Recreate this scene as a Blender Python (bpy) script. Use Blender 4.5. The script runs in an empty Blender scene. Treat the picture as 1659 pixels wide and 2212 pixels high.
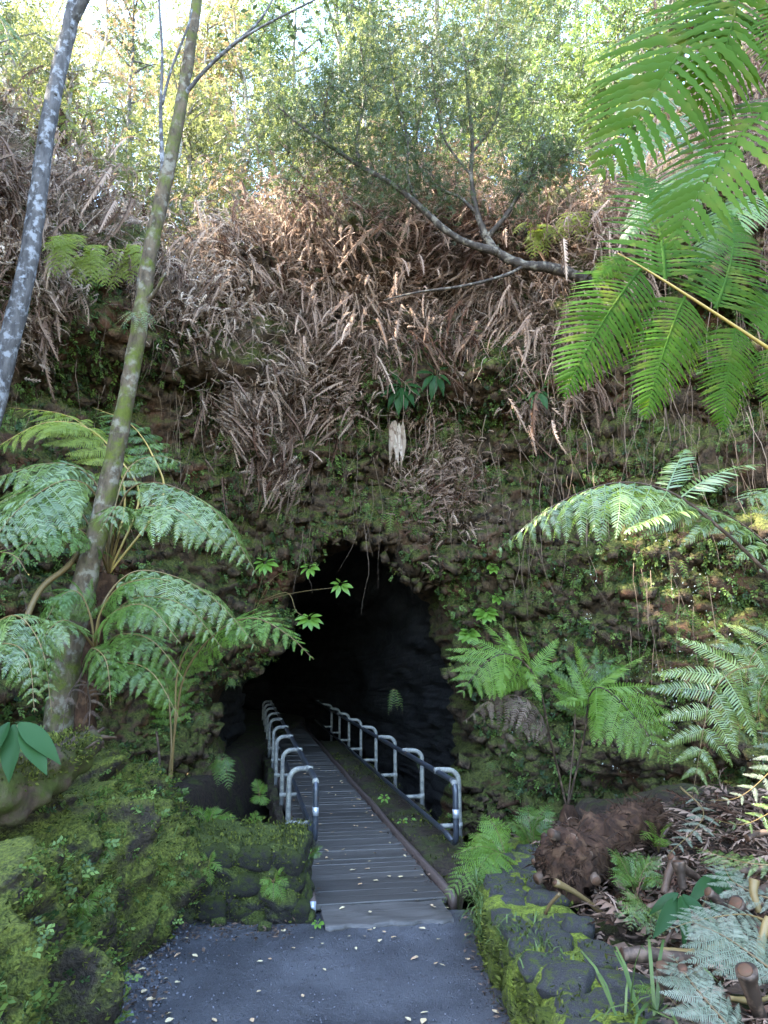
import bpy, math, random
import numpy as np
from mathutils import Vector, Matrix

# ------------------------------------------------------------------ camera, sky, sun, exposure
SC = bpy.context.scene
COL = SC.collection
PITCH = math.radians(11.45); CAMZ = 2.1; FOC = 1600.0; CU = 829.5; CV = 1106.0
cam_d = bpy.data.cameras.new('camera')
cam_d.sensor_fit = 'VERTICAL'; cam_d.sensor_height = 34.6; cam_d.lens = FOC / 2212.0 * 34.6
cam_d.clip_start = 0.05; cam_d.clip_end = 2000
cam = bpy.data.objects.new('camera', cam_d); COL.objects.link(cam)
cam.location = (0, 0, CAMZ); cam.rotation_euler = (math.pi / 2 + PITCH, 0, 0)
SC.camera = cam

SUN_EL = math.radians(44); SUN_DIR = Vector((-0.98, -0.10, 0)).normalized()
world = bpy.data.worlds.new('World'); SC.world = world; world.use_nodes = True
wn = world.node_tree; wn.nodes.clear()
sky = wn.nodes.new('ShaderNodeTexSky'); sky.sky_type = 'NISHITA'; sky.sun_disc = False
sky.ozone_density = 1.0; sky.sun_elevation = SUN_EL; sky.sun_rotation = math.atan2(SUN_DIR.x, SUN_DIR.y)
bgn = wn.nodes.new('ShaderNodeBackground'); bgn.inputs['Strength'].default_value = 0.15
wo = wn.nodes.new('ShaderNodeOutputWorld')
wn.links.new(sky.outputs[0], bgn.inputs['Color']); wn.links.new(bgn.outputs[0], wo.inputs['Surface'])
sun_d = bpy.data.lights.new('sun', 'SUN'); sun_d.energy = 3.2; sun_d.angle = math.radians(0.5); sun_d.color = (1, 0.93, 0.80)
sun = bpy.data.objects.new('sun', sun_d); COL.objects.link(sun)
sdir = Vector((SUN_DIR.x * math.cos(SUN_EL), SUN_DIR.y * math.cos(SUN_EL), math.sin(SUN_EL)))
sun.rotation_euler = (-sdir).to_track_quat('-Z', 'Y').to_euler(); sun.location = (0, 0, 40)
SC.view_settings.view_transform = 'Standard'; SC.view_settings.look = 'None'
SC.view_settings.exposure = 4.2; SC.view_settings.gamma = 1.0
SC.cycles.max_bounces = 6; SC.cycles.transparent_max_bounces = 8; SC.cycles.transmission_bounces = 4
SC.cycles.use_denoising = True

R = random.Random(11)
NR = np.random.default_rng(5)

# ------------------------------------------------------------------ pixel helpers (photo scaled to 1659 x 2212)
def ray(u, v):
    xc = (u - CU) / FOC; yc = (CV - v) / FOC
    c, s = math.cos(PITCH), math.sin(PITCH)
    return Vector((xc, c - s * yc, s + c * yc))
def P(u, v, Y):
    d = ray(u, v); return Vector((0, 0, CAMZ)) + d * (Y / d.y)
def G(u, v, z=0.0):
    d = ray(u, v); return Vector((0, 0, CAMZ)) + d * ((z - CAMZ) / d.z)
def sm(x, a=0.0, b=1.0):
    t = np.clip((np.asarray(x, float) - a) / (b - a), 0, 1); return t * t * (3 - 2 * t)

# ------------------------------------------------------------------ numpy noise
def _h(ix, iy, iz, seed):
    n = (ix.astype(np.int64) * 374761393 + iy.astype(np.int64) * 668265263 + iz.astype(np.int64) * 1274126177 + seed * 974634457) & 0xffffffff
    n = ((n ^ (n >> 13)) * 1103515245) & 0xffffffff
    n = ((n ^ (n >> 16)) * 2246822519) & 0xffffffff
    return ((n ^ (n >> 15)) & 0xffffff) / float(0xffffff)
def vnoise(p, seed=0):
    f = np.floor(p); t = p - f; t = t * t * (3 - 2 * t); i = f.astype(np.int64)
    x, y, z = i[:, 0], i[:, 1], i[:, 2]; a, b, c = t[:, 0], t[:, 1], t[:, 2]
    r = 0
    for dx in (0, 1):
        for dy in (0, 1):
            for dz in (0, 1):
                w = (a if dx else 1 - a) * (b if dy else 1 - b) * (c if dz else 1 - c)
                r = r + w * _h(x + dx, y + dy, z + dz, seed)
    return r * 2 - 1
def fbm(p, octv=4, seed=0, gain=.5):
    r = 0; a = 1.0; q = np.array(p, float)
    for k in range(octv):
        r = r + a * vnoise(q, seed + k); a *= gain; q = q * 2.03 + 7.1
    return r
def worley(p, seed=0):
    i = np.floor(p).astype(np.int64); f1 = np.full(len(p), 9.0); f2 = np.full(len(p), 9.0); idv = np.zeros(len(p))
    for dx in (-1, 0, 1):
        for dy in (-1, 0, 1):
            for dz in (-1, 0, 1):
                c = i + np.array([dx, dy, dz])
                q = np.stack([c[:, k] + _h(c[:, 0], c[:, 1], c[:, 2], seed + 11 * k + 1) for k in range(3)], 1)
                d = np.sqrt(((q - p) ** 2).sum(1))
                hv = _h(c[:, 0], c[:, 1], c[:, 2], seed + 77)
                near = d < f1
                f2 = np.where(near, f1, np.minimum(f2, d)); idv = np.where(near, hv, idv); f1 = np.where(near, d, f1)
    return f1, f2, idv

# ------------------------------------------------------------------ mesh helpers
class MB:
    def __init__(self): self.v = []; self.q = []; self.t = []; self.n = 0; self.tint = []
    def add(self, V, Q=None, T=None, tint=None):
        V = np.asarray(V, float).reshape(-1, 3); b = self.n
        self.v.append(V); self.n += len(V)
        if Q is not None and len(Q): self.q.append(np.asarray(Q, np.int64).reshape(-1, 4) + b)
        if T is not None and len(T): self.t.append(np.asarray(T, np.int64).reshape(-1, 3) + b)
        if tint is not None: self.tint.append(np.full(len(V), tint) if np.isscalar(tint) else np.asarray(tint, float))
        return b
    def mesh(self, name, m=None, smooth=False):
        me = bpy.data.meshes.new(name)
        V = np.concatenate(self.v) if self.v else np.zeros((0, 3))
        Q = np.concatenate(self.q) if self.q else np.zeros((0, 4), np.int64)
        T = np.concatenate(self.t) if self.t else np.zeros((0, 3), np.int64)
        me.vertices.add(len(V)); me.vertices.foreach_set('co', V.astype(np.float32).ravel())
        nl = Q.size + T.size; me.loops.add(nl)
        me.loops.foreach_set('vertex_index', np.concatenate([Q.ravel(), T.ravel()]).astype(np.int32))
        npoly = len(Q) + len(T); me.polygons.add(npoly)
        st = np.concatenate([np.arange(len(Q)) * 4, len(Q) * 4 + np.arange(len(T)) * 3]).astype(np.int32)
        me.polygons.foreach_set('loop_start', st)
        if smooth: me.polygons.foreach_set('use_smooth', np.ones(npoly, bool))
        if self.tint:
            at = me.attributes.new('tint', 'FLOAT', 'POINT'); at.data.foreach_set('value', np.concatenate(self.tint).astype(np.float32))
        me.update(calc_edges=True); me.validate()
        if m is not None: me.materials.append(m)
        return me
    def obj(self, name, m=None, parent=None, smooth=False):
        return link(name, self.mesh(name, m, smooth), parent)
def link(name, data, parent=None):
    o = bpy.data.objects.new(name, data); COL.objects.link(o)
    if parent is not None: o.parent = parent
    return o
def tag(o, label, cat, group=None):
    o['label'] = label; o['category'] = cat
    if group: o['group'] = group
    return o
def kind(o, k, label=None, cat=None):
    o['kind'] = k
    if label: o['label'] = label
    if cat: o['category'] = cat
    return o
def thing(name, loc, label, cat, group=None):
    o = bpy.data.objects.new(name, None); COL.objects.link(o); o.location = loc; o.empty_display_size = .1
    return tag(o, label, cat, group)
def catmull(pts, n):
    p = [np.array(q, float) for q in pts]; p = [2 * p[0] - p[1]] + p + [2 * p[-1] - p[-2]]
    out = []; m = len(p) - 3
    for k in range(n):
        s = k / (n - 1) * m; i = min(int(s), m - 1); t = s - i
        a, b, c, d = p[i:i + 4]
        out.append(.5 * (2 * b + (c - a) * t + (2 * a - 5 * b + 4 * c - d) * t * t + (3 * b - a - 3 * c + d) * t ** 3))
    return np.array(out)
def tube(mb, pts, rad, n=8, cap=True, tint=None, rough=0.0, seed=0):
    pts = np.asarray(pts, float); k = len(pts); rad = np.broadcast_to(np.asarray(rad, float), (k,))
    T = np.gradient(pts, axis=0); T /= np.linalg.norm(T, axis=1)[:, None] + 1e-9
    a = np.array([0, 0, 1.0]) if abs(T[0][2]) < .9 else np.array([1.0, 0, 0])
    N = np.cross(T[0], a); N /= np.linalg.norm(N); V = []
    ang = np.arange(n) / n * 2 * math.pi
    for i in range(k):
        N = N - T[i] * N.dot(T[i]); N /= np.linalg.norm(N) + 1e-9
        B = np.cross(T[i], N)
        V.append(pts[i] + (np.cos(ang)[:, None] * N + np.sin(ang)[:, None] * B) * rad[i])
    V = np.concatenate(V)
    if rough:
        c = np.repeat(pts, n, 0); d = V - c; V = c + d * (1 + rough * fbm(V * 9.0, 3, seed))[:, None]
    i, j = np.meshgrid(np.arange(k - 1), np.arange(n), indexing='ij'); i = i.ravel(); j = j.ravel(); j2 = (j + 1) % n
    Q = np.stack([i * n + j, i * n + j2, (i + 1) * n + j2, (i + 1) * n + j], 1)
    tr = []
    if cap:
        V = np.concatenate([V, pts[:1], pts[-1:]])
        for j in range(n):
            tr.append((k * n, (j + 1) % n, j)); tr.append((k * n + 1, (k - 1) * n + j, (k - 1) * n + (j + 1) % n))
    mb.add(V, Q, tr, tint)
def box(mb, x0, x1, y0, y1, z0, z1, jit=0):
    V = np.array([(x, y, z) for z in (z0, z1) for y in (y0, y1) for x in (x0, x1)], float)
    if jit: V += NR.uniform(-jit, jit, V.shape)
    mb.add(V, [(0, 2, 3, 1), (4, 5, 7, 6), (0, 1, 5, 4), (2, 6, 7, 3), (0, 4, 6, 2), (1, 3, 7, 5)])
def bevel_box_mesh(name, sx, sy, sz, b, m, seed=0, jit=.0, sub=1):
    import bmesh
    bm = bmesh.new(); bmesh.ops.create_cube(bm, size=1)
    for v in bm.verts: v.co = Vector((v.co.x * sx, v.co.y * sy, v.co.z * sz))
    bmesh.ops.bevel(bm, geom=bm.edges[:], offset=b, segments=1, affect='EDGES')
    if jit:
        r = random.Random(seed)
        for v in bm.verts: v.co += Vector((r.uniform(-jit, jit), r.uniform(-jit, jit), r.uniform(-jit, jit)))
    me = bpy.data.meshes.new(name); bm.to_mesh(me); bm.free()
    me.materials.append(m); return me
def rock_mesh(name, size, m, seed, sub=3, rough=.22, square=.5):
    import bmesh
    bm = bmesh.new(); bmesh.ops.create_icosphere(bm, subdivisions=sub, radius=1)
    V = np.array([v.co[:] for v in bm.verts])
    mx = np.abs(V).max(1)[:, None]; V = V * (1 - square) + V / mx * square * .85
    d = fbm(V * 1.3 + seed * 3.1, 4, seed) * rough + fbm(V * 4.5 + seed, 3, seed + 5) * rough * .35
    V = V * (1 + d)[:, None] * np.array(size)
    for v, c in zip(bm.verts, V): v.co = c
    for f in bm.faces: f.smooth = True
    me = bpy.data.meshes.new(name); bm.to_mesh(me); bm.free(); me.materials.append(m); return me

# ------------------------------------------------------------------ materials
class NT:
    def __init__(s, name):
        s.m = bpy.data.materials.new(name); s.m.use_nodes = True; s.t = s.m.node_tree; s.t.nodes.clear()
        s.out = s.n('ShaderNodeOutputMaterial')
    def n(s, t, **kw):
        o = s.t.nodes.new(t)
        for k, v in kw.items(): setattr(o, k, v)
        return o
    def l(s, a, b): s.t.links.new(a, b)
    def coord(s, w='Object'):
        return s.n('ShaderNodeTexCoord').outputs[w]
    def noise(s, scale, det=4, rough=.55, vec=None, dist=0):
        o = s.n('ShaderNodeTexNoise'); o.inputs['Scale'].default_value = scale; o.inputs['Detail'].default_value = det
        o.inputs['Roughness'].default_value = rough; o.inputs['Distortion'].default_value = dist
        if vec is not None: s.l(vec, o.inputs['Vector'])
        return o.outputs['Fac']
    def ramp(s, fac, stops):
        o = s.n('ShaderNodeValToRGB'); e = o.color_ramp.elements
        while len(e) < len(stops): e.new(.5)
        for k, (p, c) in enumerate(stops):
            e[k].position = p; e[k].color = (c, c, c, 1) if np.isscalar(c) else (*c, 1)
        s.l(fac, o.inputs['Fac']); return o.outputs['Color']
    def mix(s, f, a, b):
        o = s.n('ShaderNodeMix', data_type='RGBA')
        for sock, val in ((o.inputs[0], f), (o.inputs[6], a), (o.inputs[7], b)):
            if hasattr(val, 'is_output'): s.l(val, sock)
            elif np.isscalar(val): sock.default_value = val
            else: sock.default_value = (*val, 1)
        return o.outputs[2]
    def math(s, op, a, b=0.0):
        o = s.n('ShaderNodeMath', operation=op)
        for sock, val in ((o.inputs[0], a), (o.inputs[1], b)):
            if hasattr(val, 'is_output'): s.l(val, sock)
            else: sock.default_value = val
        return o.outputs[0]
    def bump(s, h, strength=.5, dist=.02):
        o = s.n('ShaderNodeBump'); o.inputs['Strength'].default_value = strength; o.inputs['Distance'].default_value = dist
        s.l(h, o.inputs['Height']); return o.outputs['Normal']
    def bsdf(s, col, rough=.8, spec=.3, metal=0, normal=None):
        o = s.n('ShaderNodeBsdfPrincipled')
        for nm, val in (('Base Color', col), ('Roughness', rough), ('Metallic', metal)):
            if hasattr(val, 'is_output'): s.l(val, o.inputs[nm])
            elif np.isscalar(val): o.inputs[nm].default_value = val
            else: o.inputs[nm].default_value = (*val, 1)
        o.inputs['Specular IOR Level'].default_value = spec
        if normal is not None: s.l(normal, o.inputs['Normal'])
        return o.outputs[0]
    def done(s, sh): s.l(sh, s.out.inputs['Surface']); return s.m

def leaf_mat(name, c1, c2, trans=.35, rough=.45, spec=.4, src='obj', tcol=None, patch=None):
    s = NT(name)
    if src == 'obj': r = s.n('ShaderNodeObjectInfo').outputs['Random']
    elif src == 'isl': r = s.n('ShaderNodeNewGeometry').outputs['Random Per Island']
    else:
        a = s.n('ShaderNodeAttribute', attribute_name='tint'); r = a.outputs['Fac']
    col = s.mix(r, c1, c2)
    if patch:
        col = s.mix(s.ramp(s.noise(patch[0], 3, vec=s.coord('Object')), [(.52, 0.0), (.66, 1.0)]), col, patch[1])
    b = s.bsdf(col, rough, spec)
    if trans <= 0: return s.done(b)
    t = s.n('ShaderNodeBsdfTranslucent')
    if tcol is None: s.l(col, t.inputs['Color'])
    else: s.l(s.mix(r, tcol, tuple(x * .8 for x in tcol)), t.inputs['Color'])
    mx = s.n('ShaderNodeMixShader'); mx.inputs[0].default_value = trans; s.l(b, mx.inputs[1]); s.l(t.outputs[0], mx.inputs[2])
    return s.done(mx.outputs[0])

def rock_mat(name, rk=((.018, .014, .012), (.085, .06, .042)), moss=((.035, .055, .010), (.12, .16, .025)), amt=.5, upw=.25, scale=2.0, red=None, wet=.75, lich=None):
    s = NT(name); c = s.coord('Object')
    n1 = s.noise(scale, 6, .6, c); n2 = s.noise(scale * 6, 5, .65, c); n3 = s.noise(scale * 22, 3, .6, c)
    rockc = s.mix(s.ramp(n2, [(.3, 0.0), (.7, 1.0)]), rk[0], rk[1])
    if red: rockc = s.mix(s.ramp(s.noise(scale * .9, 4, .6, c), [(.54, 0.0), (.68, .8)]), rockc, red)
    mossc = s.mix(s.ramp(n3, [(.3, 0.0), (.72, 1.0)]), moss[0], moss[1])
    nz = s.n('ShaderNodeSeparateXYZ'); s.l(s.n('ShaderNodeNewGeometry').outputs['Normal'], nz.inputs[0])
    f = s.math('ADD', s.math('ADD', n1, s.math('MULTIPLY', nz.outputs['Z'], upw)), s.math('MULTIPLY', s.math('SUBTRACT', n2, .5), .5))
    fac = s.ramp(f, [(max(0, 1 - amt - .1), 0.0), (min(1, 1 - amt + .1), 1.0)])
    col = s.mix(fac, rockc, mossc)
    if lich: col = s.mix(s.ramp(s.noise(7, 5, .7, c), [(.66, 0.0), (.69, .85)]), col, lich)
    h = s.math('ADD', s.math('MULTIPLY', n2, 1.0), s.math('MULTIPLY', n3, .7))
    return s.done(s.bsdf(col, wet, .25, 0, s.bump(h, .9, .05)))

def bark_mat(name, a, b, lich, moss=None, mossamt=.5):
    s = NT(name); c = s.coord('Object')
    mp = s.n('ShaderNodeMapping'); mp.inputs['Scale'].default_value = (1, 1, .35); s.l(c, mp.inputs[0]); v = mp.outputs[0]
    n1 = s.noise(14, 5, .65, v); n2 = s.noise(5, 4, .6, c); n3 = s.noise(40, 3, .6, c)
    col = s.mix(s.ramp(n1, [(.3, 0.0), (.7, 1.0)]), a, b)
    col = s.mix(s.ramp(s.noise(9, 4, .6, c), [(.52, 0.0), (.62, .8)]), col, lich)
    if moss:
        col = s.mix(s.ramp(n2, [(1 - mossamt - .08, 0.0), (1 - mossamt + .1, 1.0)]), col, s.mix(n3, tuple(x * .5 for x in moss), moss))
    h = s.math('ADD', n1, s.math('MULTIPLY', n3, .5))
    return s.done(s.bsdf(col, .85, .2, 0, s.bump(h, .8, .02)))

M = {}
M['cliff'] = rock_mat('cliff_rock', ((.005, .004, .0035), (.14, .092, .055)), ((.012, .018, .004), (.115, .118, .025)), .46, .32, 1.3, red=(.12, .05, .025), wet=.85)
M['basalt_shade'] = rock_mat('tunnel_basalt_shade', ((.006, .006, .006), (.022, .02, .019)), ((.006, .008, .005), (.016, .02, .010)), .3, .1, 1.5, wet=.8)  # bare rock, its colour darkened to deepen the shade inside the cave
M['bank'] = rock_mat('bank_moss', ((.015, .012, .009), (.06, .045, .03)), ((.022, .032, .006), (.165, .18, .03)), .50, .18, 2.6, wet=.9)
M['block'] = rock_mat('block_moss', ((.015, .014, .013), (.07, .06, .05)), ((.020, .030, .007), (.105, .125, .024)), .46, .25, 3.4, wet=.9)
M['stone'] = rock_mat('wall_stone', ((.03, .028, .028), (.15, .138, .134)), ((.05, .075, .01), (.22, .28, .03)), .36, .06, 3.2, wet=.85, lich=(.33, .36, .30))
M['wallcore'] = rock_mat('wall_moss', ((.02, .018, .016), (.07, .06, .055)), ((.05, .07, .01), (.24, .29, .035)), .58, .05, 3.0, wet=.9)
M['soil'] = rock_mat('soil_litter', ((.02, .014, .01), (.075, .05, .035)), ((.03, .04, .01), (.08, .09, .02)), .36, .1, 3.0, wet=.9)
def m_asphalt():
    s = NT('asphalt'); c = s.coord('Object')
    n1 = s.noise(1.2, 5, .6, c); n2 = s.noise(90, 3, .7, c); n3 = s.noise(9, 4, .6, c)
    col = s.mix(s.ramp(n2, [(.35, 0.0), (.7, 1.0)]), (.016, .016, .018), (.078, .078, .086))
    col = s.mix(s.ramp(n1, [(.40, 0.0), (.62, .75)]), col, (.115, .115, .122))
    col = s.mix(s.ramp(n3, [(.58, 0.0), (.70, .55)]), col, (.03, .026, .022))
    return s.done(s.bsdf(col, .58, .45, 0, s.bump(s.math('ADD', s.math('MULTIPLY', s.noise(38, 4, .7, c), 1.2), s.math('ADD', n2, s.math('MULTIPLY', n3, .6))), 1.0, .02)))
M['asphalt'] = m_asphalt()
def m_wood(name, a, b, rough=.5):
    s = NT(name); c = s.coord('Object'); oi = s.n('ShaderNodeObjectInfo').outputs['Random']
    mp = s.n('ShaderNodeMapping'); mp.inputs['Scale'].default_value = (1.2, 22, 6); s.l(c, mp.inputs[0])
    ad = s.n('ShaderNodeVectorMath', operation='ADD'); s.l(mp.outputs[0], ad.inputs[0])
    cb = s.n('ShaderNodeCombineXYZ'); s.l(s.math('MULTIPLY', oi, 50.0), cb.inputs[0]); s.l(s.math('MULTIPLY', oi, 31.0), cb.inputs[1]); s.l(cb.outputs[0], ad.inputs[1])
    n1 = s.noise(2.2, 6, .65, ad.outputs[0], .6); n2 = s.noise(7, 4, .6, ad.outputs[0])
    col = s.mix(s.ramp(n1, [(.3, 0.0), (.72, 1.0)]), a, b)
    col = s.mix(s.math('MULTIPLY', oi, .5), col, tuple(x * .55 for x in a))
    col = s.mix(s.ramp(n2, [(.62, 0.0), (.72, .6)]), col, (.02, .014, .012))
    return s.done(s.bsdf(col, rough, .4, 0, s.bump(n1, .5, .006)))
M['plank'] = m_wood('weathered_plank', (.042, .037, .031), (.115, .104, .092), .5)
M['kerb'] = m_wood('old_timber', (.07, .046, .036), (.19, .135, .11), .65)
def m_pipe(name, base, lich, amt, rough, metal):
    s = NT(name); c = s.coord('Object')
    n1 = s.noise(11, 5, .65, c); n2 = s.noise(45, 3, .6, c)
    col = s.mix(s.ramp(n1, [(.5 - .04 + (0.5 - amt) * .5, 0.0), (.62 + (0.5 - amt) * .5, 1.0)]), base, s.mix(n2, lich, tuple(x * .5 for x in lich)))
    col = s.mix(s.ramp(s.noise(6, 3, .6, c), [(.62, 0.0), (.7, .8)]), col, (.12, .075, .045))
    return s.done(s.bsdf(col, rough, .5, metal, s.bump(n2, .35, .004)))
M['pipe'] = m_pipe('grey_pipe', (.13, .13, .125), (.36, .355, .30), .56, .65, .1)
M['rail'] = m_pipe('dark_rail', (.055, .062, .075), (.25, .26, .25), .22, .30, .35)
# foliage
M['fern'] = leaf_mat('fern_green', (.045, .095, .013), (.095, .16, .022), .35, .42, .55, tcol=(.20, .36, .05))
M['fernbright'] = leaf_mat('fern_bright', (.085, .165, .018), (.13, .22, .026), .40, .45, .45, tcol=(.26, .44, .06))
M['fernblue'] = leaf_mat('fern_blue_green', (.060, .105, .016), (.165, .225, .055), .25, .32, .9, tcol=(.18, .32, .05))
M['fernnear'] = leaf_mat('fern_near', (.026, .070, .004), (.042, .095, .006), .42, .6, .12, tcol=(.13, .22, .010), patch=(5, (.08, .105, .012)))
M['fernsilver'] = leaf_mat('fern_silver', (.12, .145, .09), (.20, .215, .15), .25, .5, .4, tcol=(.2, .3, .12))
M['ferndead'] = leaf_mat('fern_dead', (.065, .042, .032), (.16, .115, .085), .2, .75, .2)
M['fernyellow'] = leaf_mat('fern_yellow', (.15, .20, .035), (.25, .29, .06), .5, .5, .35, tcol=(.5, .6, .06))
M['stem'] = leaf_mat('fern_stem', (.13, .085, .035), (.20, .14, .05), 0, .5, .4)
M['stemgold'] = leaf_mat('fern_stem_gold', (.35, .24, .06), (.42, .29, .08), 0, .45, .4)
M['stemdark'] = leaf_mat('stem_dark', (.03, .02, .014), (.085, .052, .032), 0, .6, .3, patch=(14, (.14, .09, .06)))
M['broad'] = leaf_mat('broad_leaf', (.012, .04, .010), (.022, .06, .015), .08, .5, .15, tcol=(.06, .14, .02))
M['broadbright'] = leaf_mat('broad_leaf_bright', (.12, .24, .035), (.17, .30, .045), .35, .4, .4, tcol=(.3, .48, .06))
M['dryleaf'] = leaf_mat('dry_leaf', (.34, .25, .18), (.50, .40, .31), .25, .8, .2, patch=(5, (.2, .13, .09)))
M['fallen'] = leaf_mat('fallen_leaf', (.52, .42, .22), (.42, .22, .10), .1, .7, .25, patch=(20, (.65, .6, .45)))
M['litter'] = leaf_mat('leaf_litter', (.035, .022, .015), (.17, .11, .075), .1, .75, .25, src='tint')
M['thicket'] = leaf_mat('dead_fern_thicket', (.095, .044, .026), (.58, .41, .30), .28, .8, .15, src='tint')
M['thicketgrey'] = leaf_mat('grey_dead_fern', (.11, .062, .040), (.62, .475, .355), .22, .8, .15, src='tint')
M['twig'] = leaf_mat('dry_twig', (.10, .06, .04), (.38, .29, .22), 0, .8, .15, src='tint')
M['root'] = leaf_mat('hanging_root', (.05, .032, .022), (.24, .17, .12), 0, .8, .15, src='tint')
M['fibrebits'] = leaf_mat('fibre_bits', (.018, .010, .006), (.10, .055, .032), 0, .8, .15, src='tint')
M['litterstick'] = leaf_mat('stick_scraps', (.025, .016, .011), (.16, .10, .065), 0, .75, .2, src='tint')
M['gravel'] = leaf_mat('gravel', (.02, .02, .022), (.12, .12, .13), 0, .75, .3, src='tint')
M['mossfern'] = leaf_mat('cliff_plants', (.022, .05, .012), (.16, .24, .05), .3, .55, .35, src='tint')
M['mosstuft'] = leaf_mat('moss_tuft', (.018, .026, .006), (.17, .185, .036), .3, .85, .1, src='tint')
M['palelichen'] = leaf_mat('pale_lichen', (.35, .37, .30), (.58, .58, .5), .1, .85, .1, src='tint')
M['grass'] = leaf_mat('grass_blade', (.05, .095, .02), (.13, .18, .05), .3, .5, .35, src='tint')
M['leafyellow'] = leaf_mat('canopy_yellow', (.06, .078, .026), (.135, .14, .055), .42, .5, .35, src='tint', tcol=(.26, .28, .085))
M['leafolive'] = leaf_mat('canopy_olive', (.028, .048, .020), (.075, .105, .038), .25, .5, .3, src='tint', tcol=(.12, .16, .045))
M['leafgreen'] = leaf_mat('canopy_green', (.04, .07, .024), (.09, .135, .04), .4, .5, .35, src='tint', tcol=(.20, .27, .07))
M['leafbrown'] = leaf_mat('canopy_brown', (.13, .085, .05), (.28, .20, .12), .4, .6, .25, src='tint', tcol=(.45, .3, .14))
M['bark_grey'] = bark_mat('bark_grey', (.035, .032, .032), (.12, .11, .105), (.26, .26, .27))
M['bark_moss'] = bark_mat('bark_mossy', (.035, .026, .016), (.13, .095, .06), (.19, .17, .13), (.10, .115, .018), .44)
M['bark_pale'] = bark_mat('bark_pale', (.13, .11, .09), (.32, .28, .24), (.42, .41, .38))
M['bark_ohia'] = bark_mat('bark_overhang', (.025, .02, .017), (.085, .066, .052), (.20, .17, .13))
M['log'] = bark_mat('rotten_log', (.022, .015, .011), (.09, .06, .04), (.08, .055, .035), (.055, .065, .013), .5)
M['fibre'] = bark_mat('fern_trunk_fibre', (.012, .007, .005), (.07, .034, .018), (.10, .055, .03))
M['cutface'] = leaf_mat('cut_face', (.05, .026, .015), (.10, .055, .03), 0, .7, .2, patch=(30, (.10, .045, .025)))
M['plate'] = m_pipe('metal_plate', (.45, .48, .52), (.6, .62, .62), .3, .35, .5)

# ------------------------------------------------------------------ terrain functions
CX0 = -.45
def Y0(x):
    x = np.asarray(x, float)
    y = 14.6 - .15 * np.maximum(0, x - .5) ** 2 - .17 * np.maximum(0, -x - .5) ** 2
    return np.maximum(y, -3.0 + .0 * x)
def Zr(x):
    x = np.asarray(x, float)
    return 11.1 + .5 * np.sin(x * .9 + 1) + .3 * np.sin(x * 2.3) - 2.3 * sm(-x, 2.2, 4.2) + 2.3 * sm(-x, 5.5, 8.0)
def face_y(x, z):
    z = np.asarray(z, float); zr = Zr(x)
    y = Y0(x) + .0 * z
    y = y + .07 * np.clip(z - 1.0, -4, 3) * sm(x, 0, 3)              # right wall leans back
    y = y - .55 * sm(z, 3.6, 5.2) * (1 - sm(np.abs(np.asarray(x) + .4), 2.2, 5)) # brow above the mouth
    y = y - .5 * sm(z, 6.0, 8.0) + .10 * np.maximum(0, z - 8)
    up = np.maximum(0, z - zr + .6)
    return y + np.where(up < 1.2, 1.1 * up ** 2, 1.1 * 1.44 + (up - 1.2) * 7.0)
def floor_on_hill(x, y):
    """height of the wooded slope above the rim at (x, y)"""
    up = (y - (float(Y0(x)) - .5 + .10 * (float(Zr(x)) - 8)) - 1.58) / 7.0 + 1.2
    return float(Zr(x)) - .6 + max(up, 0)

# cave mouth outline in photo pixels, taken at the cliff's distance
MY = 14.5
mouth_px = [(790, 1150), (860, 1160), (915, 1190), (960, 1250), (985, 1350), (1015, 1480), (1030, 1610), (1030, 1720), (1010, 1850), (900, 1950), (760, 1975), (600, 1950), (480, 1880),
            (460, 1780), (462, 1690), (478, 1620), (480, 1530), (505, 1450), (570, 1395), (610, 1340), (620, 1260), (660, 1195), (725, 1160)]
mp = np.array([P(u, v, MY) for u, v in mouth_px])
mc = np.array([P(770, 1560, MY)[0], P(770, 1560, MY)[2]])
mang = np.arctan2(mp[:, 2] - mc[1], mp[:, 0] - mc[0]); mrad = np.hypot(mp[:, 2] - mc[1], mp[:, 0] - mc[0])
od = np.argsort(mang); mang = mang[od]; mrad = mrad[od]
NA = 640; KO = 270; KT = 70
th = -math.pi + np.arange(NA) / NA * 2 * math.pi
ro = np.interp(th, np.r_[mang[-1] - 2 * math.pi, mang, mang[0] + 2 * math.pi], np.r_[mrad[-1], mrad, mrad[0]])
ro = ro * (1 + .05 * fbm(np.stack([np.cos(th) * 5, np.sin(th) * 5, th * 0], 1), 4, 3))
bx0, bx1, bz0, bz1 = -15.0, 13.5, -2.6, 17.5
ct, stt = np.cos(th), np.sin(th)
with np.errstate(divide='ignore'):
    rx = np.where(ct > 0, (bx1 - mc[0]) / ct, np.where(ct < 0, (bx0 - mc[0]) / ct, 1e9))
    rz = np.where(stt > 0, (bz1 - mc[1]) / stt, np.where(stt < 0, (bz0 - mc[1]) / stt, 1e9))
RO = np.maximum(np.minimum(rx, rz), ro + .05)
rings = []
for k in range(KT, 0, -1):                    # inside the lava tube
    s = k / KT; dist = 17.0 * s ** 1.3
    shrink = 1 - .25 * sm(s, 0, .5); 
    if k == KT: shrink = .02
    x = mc[0] + ct * ro * shrink - .19 * dist - .010 * dist ** 2; z = mc[1] + stt * ro * shrink
    z = np.maximum(z, -1.3)
    rings.append(np.stack([x, face_y(mc[0] + ct * ro, mc[1] + stt * ro) * max(0, 1 - dist / 3) + MY * min(1, dist / 3) + dist, z], 1))
for k in range(KO + 1):
    r = ro + (RO - ro) * (k / KO) ** 1.35
    x = mc[0] + ct * r; z = mc[1] + stt * r
    rings.append(np.stack([x, face_y(x, z), z], 1))
CG = np.array(rings)                            # rings x angle x 3
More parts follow.
